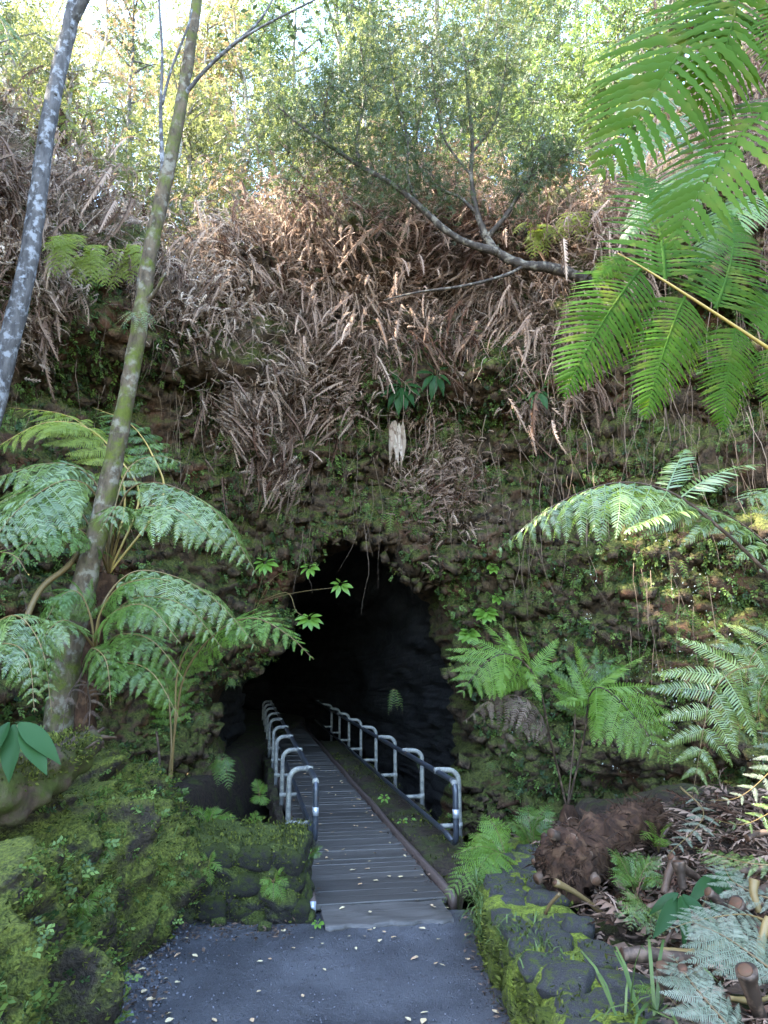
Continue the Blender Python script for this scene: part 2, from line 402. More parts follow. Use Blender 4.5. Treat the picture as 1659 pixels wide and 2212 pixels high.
def grid_normals(A):
    du = np.gradient(A, axis=0); dv = np.roll(A, -1, 1) - np.roll(A, 1, 1)
    n = np.cross(du, dv); n /= np.linalg.norm(n, axis=2)[:, :, None] + 1e-9
    return n
CN = grid_normals(CG)
if CN[KT + 60, NA // 2][1] > 0: CN = -CN
fl = CG.reshape(-1, 3); fn = CN.reshape(-1, 3)
q = fl * np.array([.55, .55, 1.5])
f1, f2, idv = worley(fl * np.array([1.0, 1.0, 1.7]) + .35 * np.stack([fbm(fl * 1.1, 2, 5), fbm(fl * 1.1, 2, 6), fbm(fl * 1.1, 2, 7)], 1), 3)
g1, g2, gid = worley(fl * np.array([2.6, 2.6, 3.6]), 9)
disp = .38 * fbm(q, 4, 21) + .20 * (idv - .5) + .16 * np.minimum(f2 - f1, .4) / .4 + .09 * (gid - .5) + .06 * np.minimum(g2 - g1, .3) / .3 + .07 * fbm(fl * 5.0, 4, 41) + .03 * fbm(fl * 16, 2, 43)
ledge = np.abs(((fl[:, 2] + .35 * fbm(fl * .7, 2, 31)) * 1.15) % 1.0 - .5)
disp = disp - .16 * (1 - sm(ledge, 0, .10)) * sm(fl[:, 0], 0, 2.0)
hill = sm(fl[:, 2] - Zr(fl[:, 0]), -.5, 1.0)
insd = np.repeat(np.r_[np.linspace(.22, .5, KT), np.ones(KO + 1)], NA)
m1, m2, mid_ = worley(fl * np.array([.62, .62, .55]) + .4 * fbm(fl * .8, 2, 15)[:, None], 17)
disp = disp + sm(fl[:, 2], 6.2, 7.6) * (1 - hill) * (1.15 * np.maximum(0, .75 - m1) + .35 * (mid_ - .5))       # bulging curtains under the dead ferns
disp = disp * (1 - .6 * hill) * insd
CV3 = fl + fn * disp[:, None]
CGD = CV3.reshape(CG.shape); CND = grid_normals(CGD)
if CND[KT + 60, NA // 2][1] > 0: CND = -CND
NRING = CG.shape[0]
i, j = np.meshgrid(np.arange(NRING - 1), np.arange(NA), indexing='ij'); i = i.ravel(); j = j.ravel(); j2 = (j + 1) % NA
CQ = np.stack([i * NA + j, (i + 1) * NA + j, (i + 1) * NA + j2, i * NA + j2], 1)
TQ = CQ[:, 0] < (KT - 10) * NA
s_tun = MB(); s_tun.add(CV3[:(KT - 9) * NA], CQ[TQ]); kind(s_tun.obj('lava_tunnel', M['basalt_shade'], smooth=True), 'structure')
mb = MB(); mb.add(CV3[(KT - 10) * NA:], CQ[~TQ] - (KT - 10) * NA)
cliff = kind(mb.obj('cliff', M['cliff'], smooth=True), 'structure', 'mossy dark lava cliff with the cave mouth and tunnel', 'cliff')

# ground sheet
def bank_z(x, y):
    x = np.asarray(x, float); y = np.asarray(y, float)
    edge = -1.72 - .10 * (y - 4.9)                                 # foot of the left bank
    d = edge - x
    return 1.2 * sm(d, 0.0, 1.25) * (1 - .75 * sm(y, 7.6, 9.0)) + .35 * np.clip(d - 1.1, 0, 6)
def ground_z(x, y):
    x = np.asarray(x, float); y = np.asarray(y, float)
    z = -.03 + 0 * x
    z = z + .5 * sm(-y, -2.6, 1.5)                                # the path climbs away behind the viewer
    z = z + .34 * sm(x, 1.15, 1.5) * (1 - sm(y, 10.5, 12.5)) + .25 * sm(x, 2.2, 4.0)
    bk = bank_z(x, y); z = z + bk
    z = z + .25 * sm(y, 7.2, 7.7) * sm(-x, .9, 1.3) * (1 - sm(bk, 0, .3))
    pit = sm(y, 8.3, 9.6) * sm(x, -2.9, -2.2) * (1 - sm(x, 1.7, 2.6) * (1 - sm(y, 10, 12)))
    z = z - 1.9 * pit
    return z
gx = np.r_[np.linspace(-60, -6.2, 14), np.arange(-6, 6.01, .07), np.linspace(6.3, 60, 14)]
gy = np.r_[np.linspace(-60, -1, 16), np.arange(-.8, 3.0, .3), np.arange(3.0, 15.5, .07), [18, 22, 30]]
A, B = np.meshgrid(gx, gy, indexing='ij'); pz = ground_z(A.ravel(), B.ravel())
pp = np.stack([A.ravel(), B.ravel(), pz], 1)
offp = sm(np.maximum(np.maximum(-1.72 - pp[:, 0], pp[:, 0] - 1.2), pp[:, 1] - 7.0), 0, .3)
pp[:, 2] += offp * (.07 * fbm(pp * 1.6, 4, 51) + .03 * fbm(pp * 6, 3, 52))
n2 = len(gy); ii, jj = np.meshgrid(np.arange(len(gx) - 1), np.arange(n2 - 1), indexing='ij'); ii = ii.ravel(); jj = jj.ravel()
mb = MB(); mb.add(pp, np.stack([ii * n2 + jj, (ii + 1) * n2 + jj, (ii + 1) * n2 + jj + 1, ii * n2 + jj + 1], 1))
kind(mb.obj('ground', M['soil'], smooth=True), 'structure')

# asphalt path sheet
px_ = np.linspace(0, 1, 60); py_ = np.r_[np.linspace(-8, 2.5, 16), np.linspace(2.7, 6.95, 70)]
V = []
for y in py_:
    xl = -1.72 - .10 * (y - 4.9) - .12; xr = .93 + .02 * (y - 5)
    edgen = .05 * math.sin(y * 7) + .04 * math.sin(y * 17)
    ylim = y
    for t in px_:
        x = xl + edgen + (xr - xl) * t
        V.append((x, ylim, .5 * float(sm(-ylim, -2.6, 1.5)) + .001))
V = np.array(V); V[:, 2] += .006 * fbm(V * 5, 3, 61); m = len(px_)
ii, jj = np.meshgrid(np.arange(len(py_) - 1), np.arange(m - 1), indexing='ij'); ii = ii.ravel(); jj = jj.ravel()
mb = MB(); mb.add(V, np.stack([ii * m + jj, ii * m + jj + 1, (ii + 1) * m + jj + 1, (ii + 1) * m + jj], 1))
kind(mb.obj('path', M['asphalt'], smooth=True), 'structure')

# left mossy bank, a steep displaced sheet over the ground
ny, nt = 150, 110
ys = np.linspace(2.6, 8.6, ny); ts = np.linspace(0, 1, nt)
Yb, Tb = np.meshgrid(ys, ts, indexing='ij')
edge = -1.66 - .10 * (Yb - 4.9) + .10 * np.sin(Yb * 2.1)
xo = np.interp(ts, [0, .45, .7, .85, 1], [0, -.22, -.50, -1.3, -2.6]); zo = np.interp(ts, [0, .25, .5, .75, 1], [-.06, .48, .92, 1.18, 1.5])
Xb = edge + xo[None, :]; Zb = zo[None, :] * (1 - .55 * sm(Yb, 7.3, 8.6)) * (0.75 + .25 * sm(Yb, 3.5, 5.5))
BG = np.stack([Xb, Yb, Zb], 2); bf = BG.reshape(-1, 3)
w1, w2, wid = worley(bf * np.array([1.5, 1.5, 1.2]) + .3 * fbm(bf * 2, 2, 71)[:, None], 13)
bd = .30 * fbm(bf * np.array([2.4, 2.4, .7]), 4, 72) + .18 * (wid - .5) + .12 * np.minimum(w2 - w1, .35) / .35 + .06 * fbm(bf * 8, 4, 73)
hol = np.exp(-(((bf - np.array(P(60, 1790, 5.0))) / np.array([.5, .35, .18])) ** 2).sum(1))    # dark hollow under the log
dirn = np.array([.85, -.25, .45]); dirn /= np.linalg.norm(dirn)
bf2 = bf + dirn * (bd - .9 * hol)[:, None] * np.minimum(1, np.tile(ts, ny) * 12 + .15)[:, None]
mb = MB(); ii, jj = np.meshgrid(np.arange(ny - 1), np.arange(nt - 1), indexing='ij'); ii = ii.ravel(); jj = jj.ravel()
mb.add(bf2, np.stack([ii * nt + jj, ii * nt + jj + 1, (ii + 1) * nt + jj + 1, (ii + 1) * nt + jj], 1))
kind(mb.obj('mossy_bank', M['bank'], smooth=True), 'structure')
BNK = bf2.reshape(ny, nt, 3)

# ------------------------------------------------------------------ footbridge
BO = Vector((.05, 6.56, 0)); BA = math.atan(.18)
bridge = thing('footbridge', BO, 'dark weathered plank footbridge running into the cave mouth', 'footbridge')
bridge.rotation_euler = (0, 0, BA)
BM = Matrix.Translation(BO) @ Matrix.Rotation(BA, 4, 'Z')
def bp(s, l, z): return BM @ Vector((l, s, z))
th_mb = MB()
nx, ny2 = 26, 8
for top in (1, 0):
    pass
vv = []
for a in range(nx):
    for b in range(ny2):
        x = -.53 + 1.06 * a / (nx - 1); fr = b / (ny2 - 1)
        y = -.02 + .40 * fr - (.035 * (1 - fr)) * (math.sin(a * .9) * .6 + math.sin(a * 2.3) * .4)
        vv.append((x, y, .022 + .040 * fr + .006 * math.sin(a * .5 + b)))
vv = np.array(vv); lo = vv.copy(); lo[:, 2] -= .045
ii, jj = np.meshgrid(np.arange(nx - 1), np.arange(ny2 - 1), indexing='ij'); ii = ii.ravel(); jj = jj.ravel()
Q = np.stack([ii * ny2 + jj, (ii + 1) * ny2 + jj, (ii + 1) * ny2 + jj + 1, ii * ny2 + jj + 1], 1); nv = len(vv)
side = [(a * ny2, a * ny2 + nv, (a + 1) * ny2 + nv, (a + 1) * ny2) for a in range(nx - 1)]
th_mb.add(np.concatenate([vv, lo]), np.concatenate([Q, Q[:, ::-1] + nv, np.array(side)]))
th_mb.obj('threshold_board', M['plank'], bridge)
pmesh = [bevel_box_mesh('plank', 1.16, .1755, .045, .006, M['plank'], k, .004) for k in range(5)]
for k in range(116):
    o = link('plank', pmesh[k % 5] if R.random() < .6 else R.choice(pmesh), bridge)
    o.location = (R.uniform(-.008, .008), .48 + k * .180, .050 + R.uniform(-.004, .004)); o.rotation_euler = (R.uniform(-.015, .015), R.uniform(-.006, .006), R.uniform(-.006, .006) + (math.pi if R.random() < .5 else 0))
def beam(name, l, s0, s1, w, z0, z1, m):
    mb = MB(); n = 40; pts = []
    ss = np.linspace(s0, s1, n); c = np.array([(-w / 2, z0), (w / 2, z0), (w / 2, z1), (-w / 2, z1)])
    V = []
    for s in ss:
        for a, z in c: V.append((l + a + .008 * math.sin(s * 1.7) + R.uniform(-.004, .004), s, z + R.uniform(-.004, .004)))
    ii, jj = np.meshgrid(np.arange(n - 1), np.arange(4), indexing='ij'); ii = ii.ravel(); jj = jj.ravel()
    Q = np.stack([ii * 4 + jj, ii * 4 + (jj + 1) % 4, (ii + 1) * 4 + (jj + 1) % 4, (ii + 1) * 4 + jj], 1)
    Q = np.concatenate([Q, [[0, 3, 2, 1], [(n - 1) * 4, (n - 1) * 4 + 1, (n - 1) * 4 + 2, (n - 1) * 4 + 3]]])
    mb.add(V, Q); return mb.obj(name, m, bridge)
beam('kerb', -.60, .35, 21.2, .055, .0, .115, M['kerb'])
beam('kerb', .62, .30, 21.2, .055, .0, .115, M['kerb'])
beam('support_beam', -.45, .5, 21.2, .14, -.22, .015, M['kerb'])
beam('support_beam', .45, .5, 21.2, .14, -.22, .015, M['kerb'])
mbp = MB(); box(mbp, -.03, .03, -.02, .0, 0, .08, .003); o = mbp.obj('end_plate', M['plate'], bridge); o.location = (-.605, .335, .035); o.rotation_euler = (-.25, 0, 0)
# mossy verge outside the right kerb, and a thin one on the left
def verge(l0, l1, s0, s1, zt, name):
    n, m = 130, 14; s, l = np.meshgrid(np.linspace(s0, s1, n), np.linspace(0, 1, m), indexing='ij')
    prof = np.interp(np.linspace(0, 1, m), [0, .06, .15, .85, .95, 1], [-.3, zt, zt + .02, zt, -.05, -.35])
    V = np.stack([l0 + (l1 - l0) * l, s, np.broadcast_to(prof, l.shape)], 2).reshape(-1, 3)
    d = fbm(V * 4, 4, 81); V[:, 2] += .045 * d; V[:, 0] += .05 * fbm(V * 3 + 9, 3, 82) * (V[:, 0] > (l0 + l1) / 2 if l1 > 0 else V[:, 0] < (l0 + l1) / 2)
    mb = MB(); ii, jj = np.meshgrid(np.arange(n - 1), np.arange(m - 1), indexing='ij'); ii = ii.ravel(); jj = jj.ravel()
    mb.add(V, np.stack([ii * m + jj, ii * m + jj + 1, (ii + 1) * m + jj + 1, (ii + 1) * m + jj], 1))
    return mb.obj(name, M['soil'], bridge, smooth=True)
verge(.66, 1.42, .35, 14, .05, 'mossy_verge')
verge(-.64, -.80, .6, 14, .03, 'mossy_verge')

def handrail(side, lp, lr, s0, label):
    t = thing('handrail', bp(s0, lp, 0), label, 'handrail', 'pipe handrails of the footbridge'); t.rotation_euler = (0, 0, BA)
    sg = 1 if lr > lp else -1; off = abs(lr - lp)
    zt, zl = .83, .20
    mbp = MB(); rr = .033
    arc = [(0, 0, -1.1), (0, 0, zt - .16)] + [(sg * .13 * (1 - math.cos(a)), 0, zt - .13 + .13 * math.sin(a) - .0) for a in np.linspace(.15, math.pi / 2, 7)] + [(sg * off, 0, zt + .003)]
    pts = np.array(arc); tube(mbp, pts, rr, 10)
    tube(mbp, [(sg * (off - .05), 0, zt + .002), (sg * (off + .03), 0, zt - .006)], rr * 1.12, 10)
    tube(mbp, [(0, 0, .16), (0, 0, .235)], rr * 1.15, 10)
    pm = mbp.mesh('post', M['pipe'], True)
    mbb = MB(); tube(mbb, [(0, 0, zl), (sg * (off - .02), 0, zl)], rr * .85, 10); tube(mbb, [(sg * .02, 0, zl), (sg * .055, 0, zl)], rr * 1.05, 10)
    bm_ = mbb.mesh('bracket', M['pipe'], True)
    for k in range(9):
        o = link('post', pm, t); o.location = (R.uniform(-.01, .01), k * 2.0 + R.uniform(-.02, .02), 0); o.rotation_euler = (R.uniform(-.012, .012), R.uniform(-.012, .012), R.uniform(-.05, .05))
        o = link('bracket', bm_, t); o.location = (0, k * 2.0, R.uniform(-.01, .01))
    L = 16.6; e = -.80; x = sg * off
    mbt = MB()
    ang = np.linspace(0, math.pi / 2, 7); rc = .11
    tp = [(x, L, zt - .02), (x, L / 2, zt - .02), (x, e + rc, zt - .02)] + [(x, e + rc - rc * math.sin(a), zt - .02 - rc + rc * math.cos(a)) for a in ang[1:]] \
        + [(x, e, zl + rc)] + [(x, e + rc * (1 - math.cos(a)) * 1.0, zl - .03 + rc * (1 - math.sin(a)) - .0) for a in ang[1:]]
    tube(mbt, tp, .033, 10); to = mbt.obj('top_rail', M['rail'], t, True)
    mbc = MB(); tube(mbc, [(x, e, .44), (x, e, .53)], .0375, 10); mbc.obj('clamp_sleeve', M['plate'], to, True)
    mbc = MB(); tube(mbc, [(x, e + rc + .01, zt - .02), (x, e + rc - .10, zt - .05)], .0365, 10); mbc.obj('rail_joint', M['pipe'], to, True)
    mbl = MB(); tube(mbl, [(x, e + rc, zl - .03), (x, e + rc + .4, zl), (x, L / 2, zl), (x, L, zl)], .030, 10)
    mbl.obj('lower_rail', M['rail'], t, True)
    return t
handrail(-1, -.67, -.42, 3.02, 'grey pipe handrail with dark top rail on the left of the footbridge')
handrail(1, 1.34, 1.07, 2.62, 'grey pipe handrail with dark top rail beside the mossy verge, right of the footbridge')

# ------------------------------------------------------------------ stone walls
def displaced_box(name, x0, x1, y0, y1, z0, z1, n, m, parent, seed, amp=.05, rnd=.08):
    """a rounded box core with noisy skin"""
    import bmesh
    bm = bmesh.new(); bmesh.ops.create_cube(bm, size=2); bmesh.ops.subdivide_edges(bm, edges=bm.edges[:], cuts=n, use_grid_fill=True)
    V = np.array([v.co[:] for v in bm.verts]); h = np.array([(x1 - x0) / 2, (y1 - y0) / 2, (z1 - z0) / 2]); c = np.array([(x0 + x1) / 2, (y0 + y1) / 2, (z0 + z1) / 2])
    W = V * h; inner = np.clip(W, -(h - rnd), h - rnd); d = W - inner; ln = np.linalg.norm(d, axis=1)[:, None] + 1e-9
    W = inner + d / ln * rnd; W = W + c
    nn = d / ln
    w1, w2, wid = worley(W * 3.0, seed)
    W = W + nn * (amp * fbm(W * 2.5, 4, seed) + amp * .9 * (wid - .5) + amp * .9 * np.minimum(w2 - w1, .3) / .3 + amp * .45 * fbm(W * 12, 3, seed + 3))[:, None]
    for v, p in zip(bm.verts, W): v.co = p
    for f in bm.faces: f.smooth = True
    me = bpy.data.meshes.new(name); bm.to_mesh(me); bm.free(); me.materials.append(m)
    return link(name, me, parent)
rock_var = {}
def stone(parent, loc, size, m, rot=0, key='a', nvar=6):
    lst = rock_var.setdefault((key, m.name), [rock_mesh('stone', (1, 1, 1), m, 30 + k, 3, .16, .55) for k in range(nvar)])
    o = link('stone', R.choice(lst), parent); o.location = loc; o.scale = size
    o.rotation_euler = (R.uniform(-.12, .12), R.uniform(-.12, .12), rot + R.uniform(-.2, .2)); return o
# left parapet
bl = thing('stone_parapet', (-1.25, 7.05, 0), 'low moss-covered stone parapet at the left front of the footbridge', 'stone wall')
core = displaced_box('mossy_core', -.62, .54, -.42, .50, -.05, .56, 34, M['block'], bl, 101, .05, .11)
for c in range(3):
    x = -.58
    while x < .5:
        w = R.uniform(.13, .22); stone(bl, (x + w, -.38 + R.uniform(-.02, .02), .10 + c * .19 + R.uniform(-.02, .02)), (w * 1.02, .10, .11), M['block'], 0, 'b'); x += 2 * w - .02
for c in range(3):
    for y in (-.25, 0.02, .28): stone(bl, (.50, y + R.uniform(-.03, .03), .10 + c * .19), (.09, .15, .11), M['block'], 0, 'b')
for x in (-.45, -.15, .12, .36):
    for y in (-.2, .12, .36): stone(bl, (x + R.uniform(-.04, .04), y, .54), (.17, .16, .055), M['block'], 0, 'b')
# right wall
wall = thing('stone_wall', (1.1, 5.2, 0), 'low dry stone wall with mossy face along the right of the path', 'stone wall')
def wx(y): return .80 + .06 * math.sin(y * 1.9) + .02 * (y - 5)
for s0 in np.arange(2.4, 7.3, .8):
    xx = wx(s0 + .4); displaced_box('mossy_core', xx - 1.1 + .01, xx - 1.1 + .54, s0 - 5.2 - .06, s0 - 5.2 + .86, -.1, .37, 22, M['wallcore'], wall, int(s0 * 10), .035, .07)
y = 2.4
while y < 7.35:
    for c in range(2):
        w = R.uniform(.11, .19); stone(wall, (wx(y) - 1.1 + .02 + R.uniform(-.02, .02), y - 5.2 + R.uniform(-.05, .05), .10 + c * .17), (.075, w, .095), M['wallcore'], 0, 'w')
    y += .30
y = 2.4
while y < 7.35:
    n = R.choice((2, 2, 3)); 
    for k in range(n):
        wdt = .60 / n; stone(wall, (wx(y) - 1.1 + .0 + wdt * (k + .5) + R.uniform(-.03, .03), y - 5.2 + R.uniform(-.05, .05), .36 + R.uniform(-.02, .03)), (wdt * .53, R.uniform(.13, .2), R.uniform(.06, .085)), M['stone'], R.uniform(-.3, .3), 't')
    y += .29
# loose rocks at the parapet's foot
for k, (u, v, s) in enumerate([(545, 1990, .10), (608, 1985, .075), (655, 1990, .085), (570, 2008, .05), (470, 1998, .06)]):
    o = link('rock', rock_mesh('rock', (s * 1.3, s, s * .8), M['block'], 60 + k, 3), None); o.location = G(u, v) + Vector((0, 0, s * .4))
    tag(o, ['dark lump of lava rock at the foot of the mossy parapet', 'small dark rock right of the parapet foot', 'dark angular rock next to the kerb end plate', 'small flat rock on the asphalt edge below the parapet', 'mossy rock at the left of the parapet foot'][k], 'rock', 'rocks by the parapet')
# ------------------------------------------------------------------ fern machinery
def pinna_arrays(n, L, droop, sweep, lobed, seed, fold=.10, wfac=.56):
    r = random.Random(seed); V = []; Q = []; T = []
    def axis(t): return np.array([t * (1 - .12 * droop * t), sweep * t * t, -droop * t * t * .55])
    ts = np.linspace(0, 1, 12); ax = np.array([axis(t) for t in ts]); w = .011
    for k, a in enumerate(ax):
        ww = w * (1 - .85 * ts[k]); V += [a + [0, -ww, .0], a + [0, 0, ww], a + [0, ww, 0]]
    for k in range(11):
        b = 3 * k; Q += [(b, b + 3, b + 4, b + 1), (b + 1, b + 4, b + 5, b + 2)]
    for k in range(n):
        t = .02 + .97 * (k + .5) / n
        tn = axis(min(1, t + .02)) - axis(max(0, t - .02)); tn /= np.linalg.norm(tn)
        up = np.cross(tn, [0, 1, 0]); up = -up if up[2] < 0 else up
        for sg in (-1, 1):
            l = L * (1 - t ** 2.3) * min(1, .55 + t * 4) * r.uniform(.92, 1.06) + .012
            a = math.radians(78 - 28 * t + r.uniform(-4, 4)); sd = np.cross(up, tn) * sg
            d = sd * math.sin(a) + tn * math.cos(a); pw = np.cross(up, d)
            if r.random() < .025: l *= r.uniform(.3, .7)
            W = (.84 if lobed else wfac + r.uniform(-.06, .08)) / n * .5 * (1 if t < .8 else 1.15 - .6 * (t - .8) / .2)
            tw = r.uniform(-.45, .45); bend = r.uniform(.10, .30) + fold
            if lobed:
                m = 14; b = len(V)
                for q in range(m + 1):
                    s = q / m; hw = W * (1 - s ** 3) * (1.0 if q % 2 else .56) + .0008
                    c = axis(t) + d * l * s + tn * l * .12 * s * s - up * l * (bend * s * s - .06 * s)
                    V += [c - pw * hw - up * hw * tw, c - up * 0.0 + up * hw * .25, c + pw * hw + up * hw * tw]
                for q in range(m):
                    e = b + 3 * q; Q += [(e, e + 3, e + 4, e + 1), (e + 1, e + 4, e + 5, e + 2)]
            else:
                b = len(V)
                for s, wq in ((0, .75), (.4, 1), (.8, .62)):
                    c = axis(t) + d * l * s + tn * l * .12 * s * s - up * l * (bend * s * s - .06 * s)
                    V += [c - pw * W * wq - up * W * tw, c + pw * W * wq + up * W * tw]
                V.append(axis(t) + d * l + tn * l * .12 - up * l * (bend - .06))
                Q += [(b, b + 1, b + 3, b + 2), (b + 2, b + 3, b + 5, b + 4)]; T.append((b + 4, b + 5, b + 6))
    return np.array(V), Q, T
_pm = {}
def pinna_mesh(style, mk, side):
    """style: (n pinnules, rel. length, droop, lobed)"""
    key = (style, mk, side)
    if key not in _pm:
        lst = []
        for k in range(3):
            mb = MB(); n, L, dr, lob = style
            mb.add(*pinna_arrays(n, L, dr * (.7 + .3 * k), side * (.06 + .05 * k), lob, 100 + k * 7 + n))
            lst.append(mb.mesh('pinna', M[mk]))
        _pm[key] = lst
    return R.choice(_pm[key])
def vec(p): return Vector((float(p[0]), float(p[1]), float(p[2])))
def set_pinna(fr, style, mk, p, D, N, L, side):
    D = D.normalized(); z = (N - D * N.dot(D)); z = z.normalized() if z.length > 1e-4 else Vector((0, -1, 0)); y = z.cross(D)
    o = link('pinna', pinna_mesh(style, mk, side), fr)
    m = Matrix((D * L, y * L, z * L)).transposed().to_4x4(); m.translation = p; o.matrix_basis = m
    return o
STY = {'near': (33, .29, .25, True), 'nearbig': (20, .40, .30, True), 'mid': (24, .18, .45, False), 'flat': (24, .185, .20, False), 'droop': (24, .18, .75, False), 'sword': (9, .16, .25, False), 'dead': (15, .17, 1.25, False)}
def frond(tree, base, pts, width, n=13, style='mid', mk='fern', up=(0, 0, 1), start=.30, r0=.012, stemm='stem', extra=(), pin_droop=.15, tipw=.12, amin=48, peak=.3, auto=True, label=None, jit=.06):
    """pts: world points of the rachis from root to tip"""
    C = catmull([np.array(p) - np.array(base) for p in pts], 40)
    mb = MB(); rad_ = np.interp(np.linspace(0, 1, 40), [0, start, min(.95, start + .12), 1], [r0, r0 * .8, r0 * .45, r0 * .12])
    if r0 > .008: tube(mb, C, rad_, 6)
    else: tube(mb, C[::3], rad_[::3], 4)
    fr = mb.obj('frond', M[stemm], tree, True)
    if label: fr['label'] = label
    if auto:
        seg = np.linalg.norm(np.diff(C, axis=0), axis=1); cum = np.r_[0, np.cumsum(seg)]; tot = cum[-1]
        Tn = np.gradient(C, axis=0)
        for k in range(n):
            s = start + (1 - start) * (k + .4) / n
            s = start + (1 - start) * (1 - (1 - (s - start) / (1 - start)) ** 1.12)
            p = np.array([np.interp(s * tot, cum, C[:, a]) for a in range(3)]); T = Vector([np.interp(s * tot, cum, Tn[:, a]) for a in range(3)]).normalized()
            U = Vector(up); N = (U - T * U.dot(T)); N = N.normalized() if N.length > .05 else Vector((0, -1, 0)); S = T.cross(N)
            f = (s - start) / (1 - start)
            w = width * (min(1, .62 + f / peak * .38) if f < peak else max(tipw, (1 - ((f - peak) / (1 - peak)) ** 1.5)))
            for sg in (-1, 1):
                a = math.radians(80 - (80 - amin) * f + R.uniform(-5, 5))
                D = S * sg * math.sin(a) + T * math.cos(a) - N * (pin_droop + R.uniform(-jit, jit)) + Vector((R.uniform(-jit, jit), R.uniform(-jit, jit), R.uniform(-jit, jit)))
                set_pinna(fr, STY[style], mk, vec(p), D, N + Vector((R.uniform(-.15, .15), R.uniform(-.15, .15), 0)), w * R.uniform(.93, 1.07), sg * (1 if S.cross(T).dot(N) > 0 else -1))
    for (a, b, up2, st) in extra:
        A = Vector(a) - Vector(base); B = Vector(b) - Vector(base)
        set_pinna(fr, STY[st], mk, A, B - A, Vector(up2), (B - A).length, R.choice((-1, 1)))
    return fr
def pts(*l): return [P(*q) for q in l]

# ------------------------------------------------------------------ near tree fern, upper right
base = Vector((3.1, 3.3, .4))
t = thing('tree_fern', base, 'large near tree fern whose bright green fronds hang into the upper right', 'tree fern')
# brown shaggy trunk seen at the right edge
top = P(1720, 100, 4.4); mb = MB(); foot = Vector((top.x + .35, 4.6, .3))
C = catmull([foot - base, (foot + top) / 2 - base + Vector((.05, 0, 0)), top - base, top - base + Vector((-.05, 0, .8))], 40); tube(mb, C, .16, 20, rough=.25, seed=3)
mb.obj('trunk', M['fibre'], t, True)
Y = 2.9; fdir = (0, -1, .15)
ex = []
for (a, b, c, d, Ya, Yb) in [(1385, 580, 1188, 815, 2.9, 2.75), (1480, 640, 1372, 872, 2.9, 2.75), (1590, 705, 1545, 912, 2.95, 2.85), (1668, 750, 1690, 900, 3.0, 2.9),
                             (1437, 606, 1428, 300, 2.9, 3.15), (1545, 668, 1650, 420, 2.95, 3.2), (1650, 735, 1790, 520, 3.0, 3.2), (1345, 553, 1280, 600, 2.88, 2.8)]:
    ex.append((P(a, b, Ya), P(c, d, Yb), fdir, 'near'))
frond(t, base, pts((2050, 1100, 3.5), (1800, 850, 3.2), (1659, 752, 3.0), (1500, 648, 2.9), (1400, 585, 2.88), (1335, 547, 2.86)), .5, auto=False, extra=ex, mk='fernnear', r0=.018, stemm='stemgold')
ex = []
for (a, b, c, d, Ya, Yb) in [(1545, -10, 1345, 330, 2.0, 1.9), (1700, 205, 1372, 425, 2.0, 1.9), (1600, -60, 1588, 225, 1.95, 1.9), (1680, 0, 1690, 150, 1.95, 1.9)]:
    ex.append((P(a, b, Ya), P(c, d, Yb), (.1, -.7, .7), 'nearbig'))
frond(t, base, pts((2300, 620, 2.8), (1950, 320, 2.3), (1720, 215, 2.0), (1640, 40, 1.98), (1545, -20, 2.0), (1480, -90, 2.0)), .5, auto=False, extra=ex, mk='fernnear', r0=.014)
ex = []
for (a, b, c, d, Ya, Yb) in [(1480, 250, 1290, 330, 3.4, 3.3), (1560, 330, 1300, 480, 3.4, 3.3), (1640, 420, 1460, 520, 3.4, 3.2), (1600, 380, 1440, 250, 3.4, 3.5), (1430, 200, 1290, 250, 3.4, 3.3), (1450, 240, 1330, 120, 3.4, 3.6)]:
    ex.append((P(a, b, Ya), P(c, d, Yb), (0, -.6, .8), 'near'))
frond(t, base, pts((2000, 800, 3.6), (1800, 560, 3.5), (1660, 430, 3.4), (1520, 290, 3.4), (1430, 200, 3.4), (1380, 140, 3.4)), .5, auto=False, extra=ex, mk='fern', r0=.012)

# dead fronds hanging around that trunk
for k in range(26):
    a = R.uniform(0, 6.28); z0 = R.uniform(-.2, 1.4); p0 = top + Vector((math.cos(a) * .14, math.sin(a) * .14, z0 - 1.0)); p1 = p0 + Vector((math.cos(a) * .22, math.sin(a) * .22, -.35)); p2 = p1 + Vector((math.cos(a) * .05, math.sin(a) * .05, -.6))
    frond(t, base, [p0, p1, p2], .12, 7, 'dead', 'ferndead', (math.cos(a), math.sin(a), .3), .15, .006, 'stemdark')

# ------------------------------------------------------------------ mid right tree fern with silver blue fronds
base = Vector((4.3, 6.0, .5))
t = thing('tree_fern', base, 'silvery blue-green tree fern reaching in from the right edge below the near fern', 'tree fern')
mb = MB(); tube(mb, catmull([(0, 0, -.3), (.05, 0, .4), (0, .05, 1.0)], 20), .12, 14, rough=.25); mb.obj('trunk', M['fibre'], t, True)
f = frond(t, base, pts((1850, 1420, 5.8), (1659, 1238, 5.7), (1560, 1145, 5.6), (1450, 1064, 5.6), (1330, 1043, 5.55), (1200, 1090, 5.45), (1070, 1190, 5.3)), .60, 17, 'droop', 'fernblue', (0, -.35, 1), .42, .016, 'stemdark', pin_droop=.35, peak=.25,
      extra=[(P(1440, 1060, 5.6), P(1500, 905, 5.9), (-.6, -.7, .3), 'mid'), (P(1470, 1075, 5.6), P(1650, 925, 5.5), (-.2, -.5, .8), 'droop'), (P(1500, 1100, 5.6), P(1330, 1110, 5.2), (0, -.3, 1), 'mid')])
frond(t, base, pts((1860, 1400, 6.3), (1700, 1220, 6.2), (1600, 1130, 6.2), (1500, 1090, 6.2), (1430, 1105, 6.1)), .5, 10, 'mid', 'fernblue', (0, -.5, 1), .35, .012, 'stemdark')
